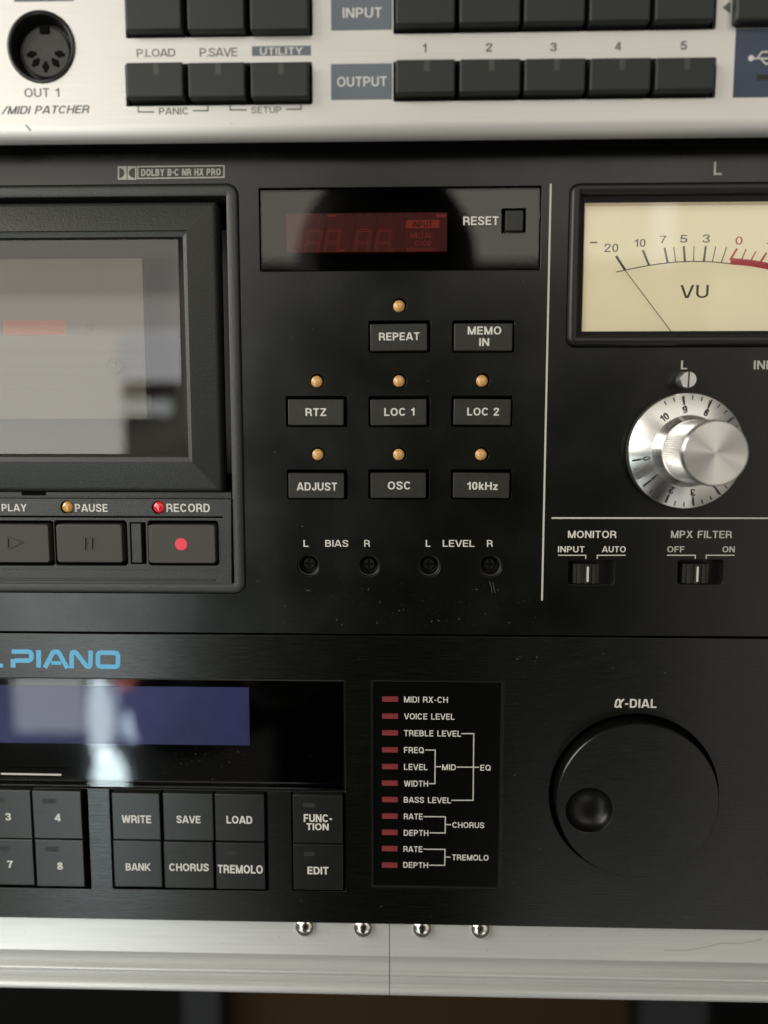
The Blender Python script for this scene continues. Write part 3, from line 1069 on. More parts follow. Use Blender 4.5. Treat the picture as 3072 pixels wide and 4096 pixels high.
obj('needle', strip([P(2495, 1075, -3.6), P(2676, 1316, -3.6), P(2700, 1348, -3.6)], .16, -3.6, .15), mat('needle_grey', (.10, .09, .06), .5), mt, *P(2600, 1200, -3.6), 3.6, label='thin dark needle resting at the left of the scale')
hb = P(2777, 1330, -3.5)
obj('needle_hub', lathe(hb[0], hb[1] - 1.15, [(1.7, -4.5), (1.7, -4.3), (1.5, -4.2)], 28), CREAMRIM, mt, hb[0], hb[1], 4, smooth=True)

# ---------------- screw above knob
X, Z = P(2755, 1518, 4.9)
r = 32 * 201 / FPX
sc = obj('set_screw', lathe(X, Z, [(r * .8, 0), (r * .8, 1.2), (r, 1.4), (r, 4.6), (r * .93, 4.9)], 32), ALU_SIDE, deck, X, Z, -3, label='short slotted bright metal screw', smooth=True)
obj('screw_slot', strip([(X + .05, Z + r * .98), (X - .05, Z - r * .98)], .42, 4.9, .02), DARKINK, sc, X, Z, -4.9)
obj('screw_collar', lathe(X, Z, [(r * 1.15, -.05), (r * 1.15, .3), (r, .35)], 28), BLACK, sc, X, Z, 0)

# ---------------- input knob
zd = 3.2
X, Z = P(2748, 1803, zd)
rD = 227 * (D - zd) / FPX
zf = 22.0
rF = 129 * (D - zf) / FPX
Xf, Zf = P(2863, 1815, zf)
kx, kz = (X + Xf) / 2, (Z + Zf) / 2
X, Z = kx, kz
rH, zh = 9.3, 6.5
kn = obj('level_knob', lathe(X, Z, [(rD * .985, .4), (rD * .985, zd - .9), (rD, zd - .7), (rD, zd - .12), (rD - .2, zd + .02), (rH + .5, zd + 1.0), (rH + .1, zd + 1.1)], 128, capb=True), ALU, deck, X, Z, -zd, label='large turned aluminium knob with engraved dial', smooth=True)
obj('dial_edge', lathe(X, Z, [(rD * .99, .2), (rD * 1.004, .3), (rD * 1.004, zd - .8), (rD * .99, zd - .7)], 96, capb=False), SKIRT, kn, X, Z, -1, smooth=True)
obj('knob_hub', lathe(X, Z, [(rH, zd + .9), (rH, zd + 1.2), (rH - .25, zd + 1.5), (8.4, zh + 1.2), (8.1, zh + 1.6)], 96), ALU, kn, X, Z, -zh, smooth=True)
# knurled body
V, F = [], []
nk = 90
for ri, (rad_, z) in enumerate([(7.75, zh + 1.3), (7.95, zh + 1.9), (7.95, zf - 1.7), (7.75, zf - 1.4)]):
    for j in range(nk * 2):
        t = math.pi * j / nk
        rr2 = rad_ - (.24 if j % 2 else 0)
        V.append((X + rr2 * math.cos(t), -z, Z + rr2 * math.sin(t)))
for k in range(3):
    for j in range(nk * 2):
        a, b = k * nk * 2 + j, k * nk * 2 + (j + 1) % (nk * 2)
        F.append((a, b, b + nk * 2, a + nk * 2))
obj('knurled_grip', (V, F), ALU_SIDE, kn, X, Z, -zf + 6)
obj('knob_cap', lathe(X, Z, [(7.6, zf - 1.6), (7.8, zf - 1.4), (7.85, zf - .8), (rF + .05, zf - .35), (rF - .25, zf), (rF - .3, zf), (.01, zf + .12)], 128), ALU, kn, X, Z, -zf, smooth=True)


def rot2(V, a, s, ox_, oz_):
    ca, sa = math.cos(a), math.sin(a)
    return [(ox_ + s * (x * ca - y * sa), oz_ + s * (x * sa + y * ca)) for x, y in V]


def cone_z(r):
    return zd + .02 + (rD - .2 - r) / (rD - .2 - rH - .5) * .98


gs = []
for i in range(0, 11):
    a_cw = -36 + (10 - i) * 29.6           # clockwise from up
    t = math.radians(90 - a_cw)
    dirv = Vector((math.cos(t), math.sin(t)))
    if i < 10:
        p0, p1 = dirv * (rD * .965), dirv * (rD * .80)
        gs.append(strip([(X + p0.x, Z + p0.y), (X + p1.x, Z + p1.y)], .42, cone_z(rD * .80) + .01, .03))
    if i < 10 or True:
        for m3 in (1, 2):
            if i == 0:
                break
            a2 = a_cw + 29.6 * m3 / 3
            t2 = math.radians(90 - a2)
            d2 = Vector((math.cos(t2), math.sin(t2)))
            p0, p1 = d2 * (rD * .965), d2 * (rD * .885)
            gs.append(strip([(X + p0.x, Z + p0.y), (X + p1.x, Z + p1.y)], .22, cone_z(rD * .885) + .01, .03))
    s = str(i)
    V, F = text2d(s, .15, .14)
    xm = (min(v[0] for v in V) + max(v[0] for v in V)) / 2
    V = [(v[0] - xm, v[1] - .5) for v in V]
    c_ = dirv * (rD * .725)
    V = rot2(V, math.radians(-a_cw), 1.9, X + c_.x, Z + c_.y)
    obj('dial_numeral', solid2d(V, F, cone_z(rD * .66) + .03, .04), DARKINK, kn, X + c_.x, Z + c_.y, -zd - 1, label='black numeral %s on the dial' % s)
obj('dial_ticks', join(*gs), DARKINK, kn, X, Z, -zd)
t = math.radians(127)
rc_, zc_ = 8.80, 6.0
er = Vector((math.cos(t), 0, math.sin(t)))          # outward
et = Vector((-math.sin(t), 0, math.cos(t)))         # round the hub
es = (Vector((0, -3.0, 0)) + er * -.68).normalized()  # up the sloping side
nr = es.cross(et)
if nr.dot(er) < 0:
    nr = -nr
cc = Vector((X, -zc_, Z)) + er * rc_
V = [tuple(cc + nr * o_ + et * (1.35 * math.cos(q_)) + es * (1.1 * math.sin(q_))) for o_ in (-.1, .06) for q_ in [2 * math.pi * i / 24 for i in range(24)]]
F = [(i, (i + 1) % 24, 24 + (i + 1) % 24, 24 + i) for i in range(24)] + [tuple(range(24, 48))]
obj('screw_hole', (V, F), mat('dull_hole_metal', (.16, .16, .135), .5, .5), kn, cc.x, cc.z, cc.y)

# ---------------- cassette surround, door, transport keys
sx0, sa0, sx1, sa1 = doorR
cxm, czm = (sx0 + sx1) / 2, (sa0 + sa1) / 2
well = obj('cassette_surround', loft(doorR, 3.0, [(.14, -2), (.14, .1), (.5, .55), (1.0, .7), (2.6, .7), (3.1, .45), (3.3, -.2), (3.3, -5.5)], n=6, capb=False), GRAIN, deck, cxm, czm, 0, label='grained black frame round the cassette door', smooth=True)
lowz = P(900, 1984, 0)[1]
obj('surround_floor', loft((sx0 + 3, sa0 + 3, sx1 - 3, sa1 - 3), .2, [(0, -8), (0, -5.4)], n=2, capb=False), VOID, well, cxm, czm, 5)
# door
DZ = 3.0
d_out = R(-820, 811, 876, 1966, 1.2)
d_in = R(-820, 926, 757, 1848, DZ)
x0, a0, x1, a1 = d_out
u0, b0, u1, b1 = d_in


def frame_rings(rings):
    V, F = [], []
    for (rc, r, z) in rings:
        V += [(a, -z, b) for a, b in rr(*rc, r, 4)]
    m = 20
    for k in range(len(rings) - 1):
        for j in range(m):
            a, b = k * m + j, k * m + (j + 1) % m
            F.append((a, b, b + m, a + m))
    return V, F


def grow(rc, d):
    return (rc[0] - d, rc[1] - d, rc[2] + d, rc[3] + d)


win = R(-820, 961, 728, 1818, 1.2)
door = obj('cassette_door', frame_rings([(grow(d_out, 0), .6, -5), (grow(d_out, 0), .6, .2), (grow(d_out, -.5), .5, 1.0), (grow(d_out, -1.2), .4, 1.3), (grow(d_in, .35), .1, DZ - .1), (grow(d_in, 0), .1, DZ), (grow(d_in, -.03), .1, 2.1), (grow(d_in, -1.3), .1, 1.7), (grow(d_in, -1.35), .1, 1.0)]), GRAIN, deck, (x0 + x1) / 2, (a0 + a1) / 2, -1, label='grained black cassette door with a smoked window', smooth=True)
wz = 1.6
x0, a0, x1, a1 = win
obj('door_window', loft(win, .2, [(0, .9), (0, wz - .22), (.2, wz)], n=2), SMOKE, door, (x0 + x1) / 2, (a0 + a1) / 2, -wz, label='smoked clear window of the cassette door')
# inside
zi = -9.0
inn = R(-820, 900, 900, 1900, zi)
obj('door_lining', box(inn[0], inn[1], inn[2], inn[3], -23, -16), TANDARK, door, 0, 0, 16)
zi = -5.0
wp = R(-700, 1037, 578, 1675, zi)
gs = [box(wp[0], wp[1], wp[2], wp[3], zi - 4, zi)]
insp = obj('well_panel', gs[0], TAN, door, (wp[0] + wp[2]) / 2, (wp[1] + wp[3]) / 2, -zi, label='pale inner panel seen through the door window')
flat('orange_strip', (12, 1281, 265, 1341), zi, ORANGE, door, 'orange strip behind the door window')
for x, y, r_ in ((359, 1308, 17), (455, 1461, 34)):
    X, Z = P(x, y, zi)
    rr3 = r_ * .0696
    obj('moulded_ring', lathe(X, Z, [(rr3, zi), (rr3, zi + .25), (rr3 * .72, zi + .3), (rr3 * .66, zi + .05), (rr3 * .4, zi + .06), (rr3 * .3, zi + .3)], 28), TAN, door, X, Z, -zi, smooth=True)
gs = []
for y in (1407, 1464, 1500, 1520, 1555):
    gs.append(strip([P(-600, y, zi), P(574, y, zi)], .35, zi, .25))
obj('moulded_ridges', join(*gs), TAN, door, *P(200, 1480, zi), -zi)

# control strip under the door
st = R(-820, 1976, 930, 2068, .2)
obj('surround_ledge', loft(R(-820, 1966, 926, 1993, -1.0), .1, [(0, -5), (0, -1.2), (.15, -1.0)], n=2), GRAIN, well, cxm, P(0, 1980)[1], 1)
nb = R(86, 1966, 183, 1982, -.9)
obj('latch_notch', box(nb[0], nb[1], nb[2], nb[3], -1.1, -.93), VOID, well, (nb[0] + nb[2]) / 2, nb[1], 1)
cp = R(-820, 1994, 928, 2336, .9)
kz_ = .9
TB = [((-150, 2083, 217, 2262), (-140, 2098, 196, 2250), 'play'), ((220, 2082, 509, 2262), (226, 2098, 489, 2250), 'pause'), ((594, 2083, 874, 2262), (594, 2100, 861, 2253), 'record')]
holes = [rr(*R(*c_, kz_), .8, 4) for c_, f_, n_ in TB]
hl = [P(267, 2029, kz_), P(633, 2030, kz_)]
for X, Z in hl:
    holes.append(circ(X, Z, 25.5 * .0667, 28))
holes.append(rr(*R(-820, 2064, 892, 2070, kz_), .1, 1))
holes.append(rr(*R(-820, 2274, 889, 2280, kz_), .1, 1))
holes.append(rr(*R(522, 2090, 584, 2256, kz_), .2, 2))
x0, a0, x1, a1 = cp
ctl = obj('transport_panel', plate([(x0, a0), (x1 - .3, a0 + .2), (x1, a1), (x0, a1)], holes, kz_, 2.0, .18), GRAIN, deck, (x0 + x1) / 2, (a0 + a1) / 2, -kz_, label='grained strip holding the play, pause and record buttons', smooth=True)
obj('panel_backing', box(x0, a0 + .4, x1 - .6, a1 - .3, -5, -2.6), VOID, ctl, (x0 + x1) / 2, (a0 + a1) / 2, 3)
rg = R(-820, 2312, 862, 2321, kz_)
obj('lower_ridge', loft(rg, .25, [(0, kz_ - .1), (.12, kz_ + .3), (.25, kz_ + .35)], n=3), GRAIN, ctl, (rg[0] + rg[2]) / 2, rg[1], -1, smooth=True)
dv = R(526, 2094, 566, 2251, 1.2)
obj('divider_bar', loft(dv, .15, [(0, -2.5), (0, 1.05), (.15, 1.2)], n=2), GRAIN, ctl, (dv[0] + dv[2]) / 2, (dv[1] + dv[3]) / 2, -1)
for c_, f_, n_ in TB:
    b = button('transport_button', f_, -2.5, 2.0, .25, .8, BTN_T, ctl)
    if n_ == 'play':
        b['label'] = 'grey play button with embossed triangle'
        p = [P(31, 2149, 2), P(88, 2169, 2), P(31, 2194, 2)]
        obj('play_symbol', strip(p, .30, 2, .3, True), BTN_T, b, *P(50, 2170, 2), -2)
    elif n_ == 'pause':
        b['label'] = 'grey pause button with two embossed bars'
        for xx in (337, 364):
            obj('pause_bar', strip([P(xx, 2151, 2), P(xx - 1, 2196, 2)], .85, 2, .35), BTN_T, b, *P(xx, 2170, 2), -2)
    else:
        b['label'] = 'grey record button with glowing red dot'
        X, Z = P(725, 2177, 2)
        obj('record_dot', lathe(X, Z, [(1.68, 2), (1.68, 2.06), (1.6, 2.1)], 36), REDDOT, b, X, Z, -2)
led(267, 2029, 23, kz_ + .1, AMBER2, ctl, 'round dark yellow light beside the word pause')
led(633, 2030, 23, kz_ + .1, REDLENS, ctl, 'round red light beside the word record')
text('PLAY', 7, 2016, 107, 2045, kz_, WHITE, ctl, .16)
text('PAUSE', 300, 2016, 431, 2047, kz_, WHITE, ctl, .16)
text('RECORD', 666, 2015, 839, 2048, kz_, WHITE, ctl, .16)

# ================================================================== 3. DIGITAL PIANO MODULE (bottom)
pz1 = P(1536, 2546, 0)[1] + .10
pz0 = P(1536, 3696, 0)[1]
pno = thing('piano_module', 'black brushed rack piano module with dark display, square keys and large round dial', 'rack unit', (0, 0, pz0))
winR = R(-900, 2712, 1380, 3152, 0)
legR = R(1485, 2722, 2008, 3555, 0)
g1 = R(-700, 3150, 357, 3548, 0)
g2 = R(444, 3158, 1071, 3560, 0)
g3 = R(1166, 3164, 1381, 3564, 0)
hx, hz = P(2534, 3180, 0)
hr = 334 * D * 1.043 / FPX
# window and key openings merge into one recess each: the key openings start right under the window
wb = winR[1]
holes = [rr(winR[0], winR[1], winR[2], winR[3], .2, 2), rr(*legR, .15, 2), circ(hx, hz, hr, 96)]
gap = .25
for g_ in (g1, g2, g3):
    holes.append(rr(g_[0], g_[1], g_[2], wb - gap, .25, 2))
obj('front_panel', plate([(XL, pz0), (XR, pz0), (XR, pz1), (XL, pz1)], holes, 0, 2.0, .12), PIANO, pno, 0, (pz0 + pz1) / 2, 0, smooth=True)
obj('chassis', box(XL + 1, pz0 + .5, XR - 1, pz1 - .5, -60, -7), VOID, pno, 0, 0, 20)

# blue name
pg = []


def pr(x, y):
    return P(x, y, 0)


sw_ = 1.36
pg.append(strip([pr(-60, 2600), pr(-60, 2662), pr(13, 2662)], sw_ * .8, 0, .06))
pg.append(strip([pr(47, 2606), pr(114, 2606), pr(122, 2609), pr(126, 2616), pr(126, 2632), pr(122, 2639), pr(114, 2642), pr(60, 2642)], sw_ * .95, 0, .06))
pg.append(strip([pr(53, 2636), pr(53, 2670)], sw_, 0, .062))
pg.append(strip([pr(155, 2600), pr(155, 2670)], sw_, 0, .06))
pg.append(strip([pr(180, 2671), pr(207, 2619), pr(211, 2611), pr(218, 2607), pr(230, 2607), pr(237, 2611), pr(241, 2619), pr(270, 2673)], sw_ * .95, 0, .06))
pg.append(strip([pr(205, 2651), pr(246, 2652)], sw_ * .75, 0, .063))
pg.append(strip([pr(287, 2673), pr(287, 2619), pr(290, 2611), pr(297, 2608), pr(305, 2611), pr(343, 2660), pr(350, 2666), pr(358, 2665), pr(362, 2656), pr(363, 2602)], sw_ * .95, 0, .06))
pg.append(strip([pr(406, 2610), pr(459, 2611), pr(468, 2614), pr(472, 2622), pr(472, 2656), pr(468, 2664), pr(459, 2667), pr(405, 2666), pr(396, 2663), pr(392, 2655), pr(392, 2621), pr(396, 2613)], sw_ * .95, 0, .06, True))
obj('lettering', join(*pg), BLUE, pno, *pr(250, 2636), 0, label='wide blue lettering reading PIANO')

# display window
x0, a0, x1, a1 = winR
dwn = obj('display_window', loft(winR, .2, [(.04, -1.6), (.04, -.5), (.35, -.35)], n=2, capb=False), BLACK, pno, (x0 + x1) / 2, (a0 + a1) / 2, 0)
obj('display_back', box(x0 + .1, a0 + .1, x1 - .1, a1 - .1, -3.2, -2.6), GLOSSBLK, dwn, (x0 + x1) / 2, (a0 + a1) / 2, 3)
lc = R(-700, 2742, 997, 2972, -2.5)
obj('indigo_screen', box(lc[0], lc[1], lc[2], lc[3], -2.7, -2.45), LCD, dwn, (lc[0] + lc[2]) / 2, (lc[1] + lc[3]) / 2, 2.5, label='unlit indigo screen')
obj('display_pane', loft(winR, .2, [(.3, -1.4), (.3, -.45), (.38, -.4)], n=2), LCDPANE, dwn, (x0 + x1) / 2, (a0 + a1) / 2, .4)
lines('white_line', [[(4, 3095), (245, 3099)]], 8, -.38, LINE, dwn, thick=.03)

# keys
KEYS = [
    ((-90, 3160, 127, 3354), '3', [('3', 22, 3252, 44, 3281)], (-35, 3192, 18, 3212)),
    ((131, 3164, 328, 3356), '4', [('4', 218, 3255, 243, 3285)], (170, 3195, 223, 3214)),
    ((-84, 3357, 136, 3541), '7', [('7', 29, 3443, 52, 3471)], (-15, 3385, 38, 3403)),
    ((142, 3360, 337, 3547), '8', [('8', 229, 3449, 252, 3478)], (181, 3387, 232, 3407)),
    ((448, 3173, 641, 3360), '', [('WRITE', 487, 3261, 605, 3292)], None),
    ((652, 3174, 853, 3363), '', [('SAVE', 706, 3263, 802, 3292)], None),
    ((859, 3177, 1057, 3366), '', [('LOAD', 906, 3264, 1009, 3294)], None),
    ((454, 3363, 647, 3549), '', [('BANK', 503, 3453, 603, 3482)], None),
    ((656, 3368, 853, 3554), '', [('CHORUS', 677, 3454, 835, 3484)], (697, 3401, 743, 3418)),
    ((863, 3372, 1059, 3558), '', [('TREMOLO', 871, 3460, 1051, 3493)], (900, 3403, 948, 3420)),
    ((1171, 3181, 1370, 3373), '', [('FUNC-', 1215, 3257, 1328, 3288), ('TION', 1226, 3293, 1315, 3320)], (1213, 3213, 1260, 3229)),
    ((1173, 3378, 1372, 3561), '', [('EDIT', 1230, 3467, 1314, 3497)], (1215, 3408, 1259, 3424)),
]
kzz = 1.6
for fc, _, tx, mk in KEYS:
    b = button('key', fc, -3, kzz, .30, .12, KEY, pno)
    b.rotation_euler = [math.radians(random.uniform(-.5, .5)), math.radians(random.uniform(-.2, .2)), math.radians(random.uniform(-.5, .5))]
    for t in tx:
        text(t[0], *t[1:], kzz, WHITE, b, .175, .10, thick=.07)
    if mk:
        flat('light_slot', mk, kzz, mat('smoky_light_slot', (.011, .012, .011), .5), b, thick=.02)

# legend panel
x0, a0, x1, a1 = legR
lg = obj('legend_panel', loft(legR, .15, [(.04, -1.8), (.04, -.25), (.12, -.15), (.45, -.15), (.62, -.45), (.62, -1)], n=2, capb=False), BLACK, pno, (x0 + x1) / 2, (a0 + a1) / 2, 0, label='upright black panel of red bars and white words')
lz = -.5
obj('legend_pane', box(x0 + .5, a0 + .5, x1 - .5, a1 - .5, -1.5, lz), LEGEND, lg, (x0 + x1) / 2, (a0 + a1) / 2, .5)
ys = (2796, 2864, 2931, 2999, 3066, 3132, 3198, 3264, 3329, 3394, 3460)
for k, y in enumerate(ys):
    flat('red_bar', (1528.5 - k * .1, y - 10.5, 1592.5 - k * .3, y + 10.5), lz, REDBAR, lg, thick=.04)
f4 = lambda x, y: (1420 + x * .4295, 2650 + y * .4295)
for s, xa, ya, xb, yb in (('MIDI RX-CH', 457, 318, 865, 373), ('VOICE LEVEL', 457, 475, 927, 530), ('TREBLE LEVEL', 457, 632, 988, 687), ('FREQ', 457, 788, 642, 843), ('LEVEL', 457, 945, 675, 1000),
                          ('WIDTH', 457, 1100, 680, 1154), ('BASS LEVEL', 455, 1254, 893, 1307), ('RATE', 455, 1407, 630, 1460), ('DEPTH', 455, 1560, 683, 1613), ('RATE', 452, 1711, 627, 1763), ('DEPTH', 450, 1860, 680, 1911),
                          ('MID', 812, 948, 938, 1001), ('EQ', 1167, 953, 1265, 1006), ('CHORUS', 907, 1488, 1203, 1540), ('TREMOLO', 905, 1790, 1243, 1842)):
    text(s, *f4(xa, ya), *f4(xb, yb), lz, WHITE, lg, .135, .15, thick=.06)
fl = lambda pts: [f4(*p) for p in pts]
lines('bracket_line', [fl([(990, 662), (1106, 662), (1100, 1283), (898, 1283)]), fl([(948, 973), (1155, 975)])], 4.1, lz, LINE, lg)
lines('bracket_line', [fl([(655, 814), (747, 815), (744, 1128), (690, 1128)]), fl([(747, 970), (802, 970)])], 4.1, lz, LINE, lg)
lines('bracket_line', [fl([(638, 1435), (841, 1436), (840, 1587), (695, 1586)]), fl([(841, 1509), (895, 1510)])], 4.1, lz, LINE, lg)
lines('bracket_line', [fl([(636, 1738), (838, 1740), (836, 1888), (690, 1887)]), fl([(838, 1811), (890, 1812)])], 4.1, lz, LINE, lg)

# alpha dial
text('a', 2458, 2795, 2498, 2831, 0, WHITE, pno, .17, 0, .12, label='white Greek letter before the word DIAL')
text('-DIAL', 2500, 2796, 2626, 2831, 0, WHITE, pno, .17)
zz = 4.0
X, Z = hx, hz
rf = 21.7
dl = obj('round_dial', lathe(X, Z, [(rf + .25, -4), (rf + .25, zz - .28), (rf, zz)], 128, capb=False), mat('dial_rim_black', (.003, .003, .0025), .3), pno, X, Z, 0, label='large black finger dial with a round dimple', smooth=True)
dx_, dzz_ = P(2358, 3242, zz)
dr = 6.55
holes = [circ(dx_, dzz_, dr, 56)]
V, F = plate(circ(X, Z, rf, 128), holes, zz, 1.5, .0)
obj('dial_face', (V, F), PIANO, dl, X, Z, -zz, smooth=True)
pf = [(dr, zz), (dr * .97, zz - .10)]
for i in range(1, 15):
    t = i / 14
    pf.append((dr * (.97 * (1 - t) + .0005), zz - .1 - 3.4 * math.sqrt(max(0, 1 - (1 - t) ** 2.2))))
obj('finger_dimple', lathe(dx_, dzz_, pf, 56), mat('smooth_black_dimple', (.003, .003, .0026), .32, 0, .3), dl, dx_, dzz_, -zz, smooth=True)
obj('dial_recess', lathe(X, Z, [(hr, -1.9), (hr, -4.5), (rf - 1, -4.6)], 96), VOID, pno, X, Z, 2)

# ================================================================== 4. FLIGHT CASE RAIL (two lengths meeting at a seam)
zr = -2.5
seam = P(1558, 3840, zr)[0]
hgt = lambda y, z=zr: P(1536, y, z)[1]
rp = [(zr, hgt(3640)), (zr, hgt(3812)), (zr + .32, hgt(3818)), (zr + .34, hgt(3822)), (zr - .05, hgt(3827)), (zr - .75, hgt(3868)), (zr - 1.0, hgt(3878))]
# first bead
for i in range(0, 9):
    t = math.radians(100 - 200 * i / 8)
    rp.append((zr - .1 + .85 * math.cos(t), hgt(3891) + .66 * math.sin(t)))
rp += [(zr - .6, hgt(3906)), (zr - .9, hgt(3924)), (zr - .05, hgt(3929)), (zr - .3, hgt(3933))]
for i in range(0, 11):
    t = math.radians(80 - 170 * i / 10)
    rp.append((zr - .9 + 1.5 * math.cos(t), hgt(3965) + 1.5 * math.sin(t)))
rp += [(zr - 14, hgt(3965) - 1.5), (zr - 14, hgt(3640))]
sk = .0007  # both lengths sit very slightly out of square


def rail(xa, xb, label):
    t = thing('case_edge_rail', label, 'metal rail', ((xa + xb) / 2, -zr, hgt(3960)), 'aluminium case rails under the rack units')
    V = []
    for z, h in rp:
        V += [(xa, -z, h), (xb, -z, h)]
    m = len(rp)
    F = [(2 * i, 2 * i + 1, (2 * i + 3) % (2 * m), (2 * i + 2) % (2 * m)) for i in range(m)]
    F.append(tuple(2 * i for i in range(m)))
    F.append(tuple(2 * i + 1 for i in range(m))[::-1])
    obj('rail_body', (V, F), RAIL, t, (xa + xb) / 2, hgt(3800), -zr, smooth=True)
    return t


ra = rail(XL, seam - .10, 'silver aluminium case rail left of the vertical seam, below the black piano module')
rb_ = rail(seam + .10, XR, 'silver aluminium case rail right of the vertical seam, below the black piano module')
for x, y, pa in ((1218, 3712, ra), (1452, 3716, ra), (1689, 3718, rb_), (1923, 3721, rb_)):
    X, Z = P(x, y, zr + 1)
    r = 43 * .071
    prof = [(r, zr - .2), (r * .99, zr + .2)] + [(r * math.cos(t), zr + .2 + r * .62 * math.sin(t)) for t in [math.pi / 2 * i / 10 for i in range(1, 10)]]
    obj('rivet', lathe(X, Z, prof, 40), CHROME, pa, X, Z, -zr, smooth=True)

# ================================================================== 5. what shows below the rail
bd = thing('wooden_board', 'blurred dark brown board behind and below the case rail', 'board', (0, 320, -500))
obj('board_face', box(-130, -520, 165, -60, -330, -320), BROWN, bd, 0, -300, 320)
for xa, xb, side in ((-158, -131, 'left'), (168, 214, 'right')):
    pt = thing('metal_post', 'blurred grey upright post at the %s end of the brown board' % side, 'post', ((xa + xb) / 2, 300, -520), 'grey posts beside the brown board')
    obj('post_body', loft((xa, -520, xb, -60), 1, [(0, -316), (0, -300.5), (1, -300)], capa=True, n=3), GREYPOST, pt, (xa + xb) / 2, -300, 300)
wl = obj('back_wall', box(-900, -900, 900, 500, -520, -500), VOID, None, 0, -200, 500)
wl['kind'] = 'structure'

# ================================================================== 6. dust on the black faces (too many to count)
gs = []
rnd = random.Random(3)
for k in range(300):
    if rnd.random() < .5:
        px, py = rnd.uniform(1020, 2190), rnd.uniform(2290, 2520) if rnd.random() < .6 else rnd.uniform(1120, 2500)
        z = .0
    else:
        px, py = rnd.choice(((rnd.uniform(1090, 1460), rnd.uniform(2600, 3650)), (rnd.uniform(2080, 3072), rnd.uniform(2600, 2760)), (rnd.uniform(2040, 2190), rnd.uniform(2600, 3650)), (rnd.uniform(600, 3000), rnd.uniform(3590, 3680))))
        z = .0
    if any(abs(px - x) < 60 and abs(py - y) < 60 for x, y in POTS + LEDS) or any(c[0] - 8 < px < c[2] + 8 and c[1] - 8 < py < c[3] + 8 for c, f, t in BT):
        continue
    if 1100 < px < 1400 and 2690 < py < 3580:
        continue
    X, Z = P(px, py, z)
    a = rnd.uniform(0, math.pi)
    L_ = rnd.uniform(.06, .14) if rnd.random() < .85 else rnd.uniform(.3, .8)
    gs.append(strip([(X, Z), (X + L_ * math.cos(a), Z + L_ * math.sin(a))], rnd.uniform(.05, .09), z, .03))
obj('dust', join(*gs), DUST, deck, 0, 0, 0, kind='stuff')

for nm, pl, wq, m_, par, z in (
    ('paint_chip', [(921, 488), (929, 499)], 9, WHITE, top, ZT), ('scratch', [(103, 500), (117, 515), (121, 522)], 5, SHADEINK, top, ZT),
    ('scratch', [(2655, 3801), (2740, 3802), (2815, 3790), (2890, 3772), (2960, 3774), (3015, 3764), (3050, 3752)], 5, mat('dull_scratch', (.47, .46, .43), .5, .5), rb_, zr),
    ('scratch', [(1958, 2325), (1966, 2350), (1968, 2370)], 2, mat('faint_scratch', (.07, .07, .06), .6), deck, 0), ('scratch', [(1972, 2330), (1980, 2372)], 2, mat('faint_scratch', (.07, .07, .06), .6), deck, 0),
    ('scratch', [(1222, 2358), (1232, 2364), (1242, 2360)], 2, mat('faint_scratch', (.07, .07, .06), .6), deck, 0)):
    lines(nm, [pl], wq, z, m_, par, thick=.02)
for nm, x0_, x1_, y0_, y1_, zq, par, nq in (('display_dust', 700, 1000, 2750, 3060, -.38, dwn, 90), ('display_dust', 20, 1300, 2990, 3140, -.38, dwn, 45)):
    gs = []
    for k in range(nq):
        X, Z = P(rnd.uniform(x0_, x1_), rnd.uniform(y0_, y1_), zq)
        a = rnd.uniform(0, math.pi)
        L_ = rnd.uniform(.05, .12) if rnd.random() < .8 else rnd.uniform(.2, .5)
        gs.append(strip([(X, Z), (X + L_ * math.cos(a), Z + L_ * math.sin(a))], rnd.uniform(.05, .11), zq, .02))
    obj(nm, join(*gs), DUST, par, 0, 0, 0, kind='stuff')
gs = []
for k in range(60):
    X, Z = P(rnd.uniform(0, 3072), rnd.uniform(3720, 3960), zr)
    a = rnd.choice((0, 1.57, .4))
    L_ = rnd.uniform(.08, .35)
    if Z < hgt(3805):
        continue
    gs.append(strip([(X, Z), (X + L_ * math.cos(a), Z + L_ * math.sin(a))], rnd.uniform(.06, .16), zr, .02))
obj('dents', join(*gs), mat('dark_dent', (.10, .10, .09), .6), ra, 0, 0, 0, kind='stuff')

# ================================================================== 7. the photographer, seen only as a reflection in the panes
def skinned(name, verts, edges, radii, m, parent=None, label=None, sub=2):
    me = bpy.data.meshes.new(name)
    me.from_pydata([Vector(v) for v in verts], edges, [])
    o = bpy.data.objects.new(name, me)
    COL.objects.link(o)
    md = o.modifiers.new('skin', 'SKIN')
    for i, sv in enumerate(me.skin_vertices[0].data):
        r = radii[i]
        sv.radius = r if isinstance(r, tuple) else (r, r)
        sv.use_root = (i == 0)
    md2 = o.modifiers.new('sub', 'SUBSURF')
    md2.levels = md2.render_levels = sub
    bpy.context.view_layer.update()
    dg = bpy.context.evaluated_depsgraph_get()
    me2 = bpy.data.meshes.new_from_object(o.evaluated_get(dg))
    bpy.data.objects.remove(o)
    me2.materials.clear()
    me2.materials.append(m)
    me2.polygons.foreach_set('use_smooth', [True] * len(me2.polygons))
    o = bpy.data.objects.new(name, me2)
    COL.objects.link(o)
    if parent:
        o.parent = parent
        o.location = -WPOS[parent.name] * S
    if label:
        o['label'] = label
    return o


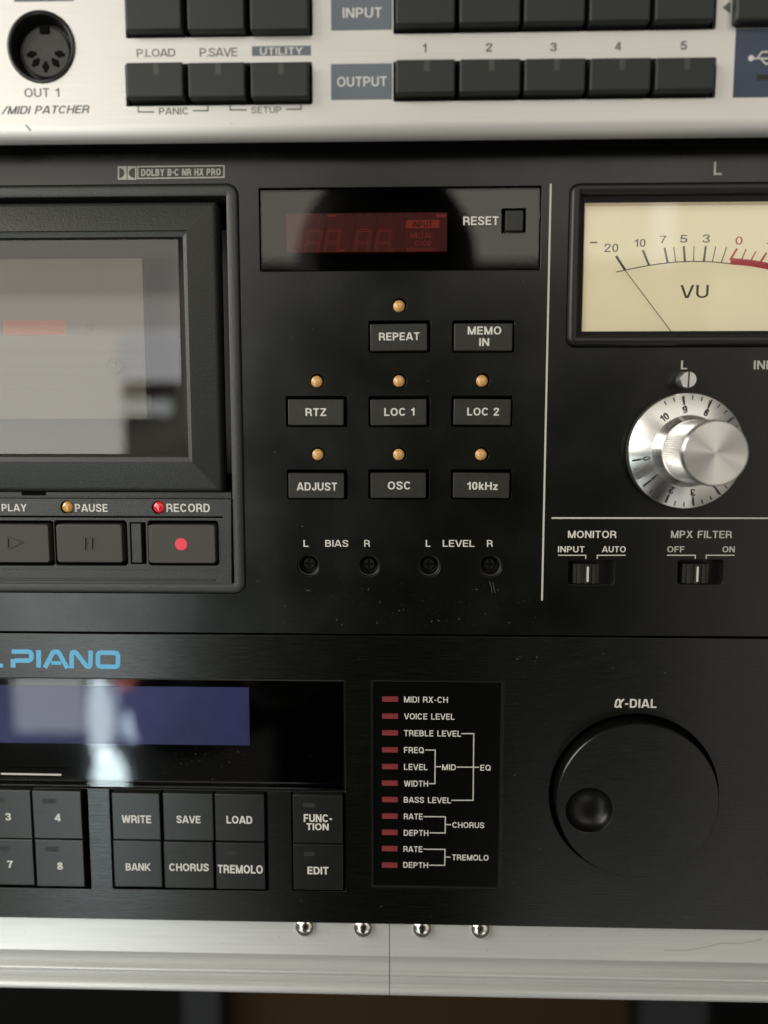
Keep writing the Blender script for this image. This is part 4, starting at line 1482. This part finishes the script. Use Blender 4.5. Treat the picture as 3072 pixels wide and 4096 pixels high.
ps = thing('person', 'person in black clothes holding up a phone, a dark reflection in the display pane', 'person', (-20, 640, -900))
ps.location = Vector((-.02, -.64, -.9))
WPOS[ps.name] = Vector((-20, -640, -900))
bx, by = -.02, -.60
Vv = [(bx, by - .02, -.62), (bx, by, -.40), (bx, by, -.20), (bx, by, -.06), (bx, by, .03), (bx, by + .01, .09), (bx, by + .02, .165), (bx, by + .01, .225),
      (bx - .17, by, -.08), (bx - .22, by + .06, -.30), (bx - .07, -.30, -.17), (bx + .17, by, -.08), (bx + .24, by + .06, -.30), (bx + .12, -.30, -.15),
      (bx - .10, by - .02, -.80), (bx + .10, by - .02, -.80)]
Ee = [(0, 1), (1, 2), (2, 3), (3, 4), (4, 5), (5, 6), (6, 7), (3, 8), (8, 9), (9, 10), (3, 11), (11, 12), (12, 13), (0, 14), (0, 15)]
Rr = [.15, .13, .14, .12, .055, .055, .088, .07, .065, .045, .03, .065, .045, .03, .09, .09]
skinned('body', Vv, Ee, Rr, CLOTH, ps)
me = bpy.data.meshes.new('hair')
bm = bmesh.new()
bmesh.ops.create_icosphere(bm, subdivisions=4, radius=1)
for v in bm.verts:
    v.co = Vector((v.co.x * .095, v.co.y * .10 - .01, v.co.z * .105 - (.02 if v.co.z < 0 else 0)))
bm.to_mesh(me)
bm.free()
me.materials.append(HAIR)
o = bpy.data.objects.new('hair', me)
COL.objects.link(o)
o.parent = ps
o.location = Vector((bx, by - .015, .17)) - WPOS[ps.name] * S
for sgn, wx, wz in ((-1, bx - .07, -.17), (1, bx + .12, -.15)):
    base = Vector((wx, -.30, wz))
    hv = [tuple(base), tuple(base + Vector((-sgn * .02, .05, .04))), tuple(base + Vector((-sgn * .03, .07, .07)))]
    he = [(0, 1), (1, 2)]
    hr_ = [.026, .032, .028]
    for f in range(4):
        off = Vector((-sgn * (.02 + .004 * f), .055, .03 + .018 * f))
        n = len(hv)
        hv += [tuple(base + off), tuple(base + off + Vector((-sgn * .022, .018, .004))), tuple(base + off + Vector((-sgn * .036, .004, .004)))]
        he += [(1, n), (n, n + 1), (n + 1, n + 2)]
        hr_ += [.010, .009, .0075]
    n = len(hv)
    hv += [tuple(base + Vector((-sgn * .02, .02, .055))), tuple(base + Vector((-sgn * .045, .025, .075)))]
    he += [(1, n), (n, n + 1)]
    hr_ += [.011, .009]
    skinned('hand', hv, he, hr_, SKIN, ps)
ph = thing('smartphone', 'black smartphone held upright in front of the rack', 'phone', (0, -212, -30))
obj('phone_body', loft((-34, -120, 34, 18), 7, [(.8, -212 * -1 + 8), (0, 212 + 7), (0, 212 + 1), (.8, 212)], capa=True, n=6), BLACK, ph, 0, -50, -212)
print('OBJ', len(bpy.data.objects), 'tris', sum(len(m.polygons) for m in bpy.data.meshes))
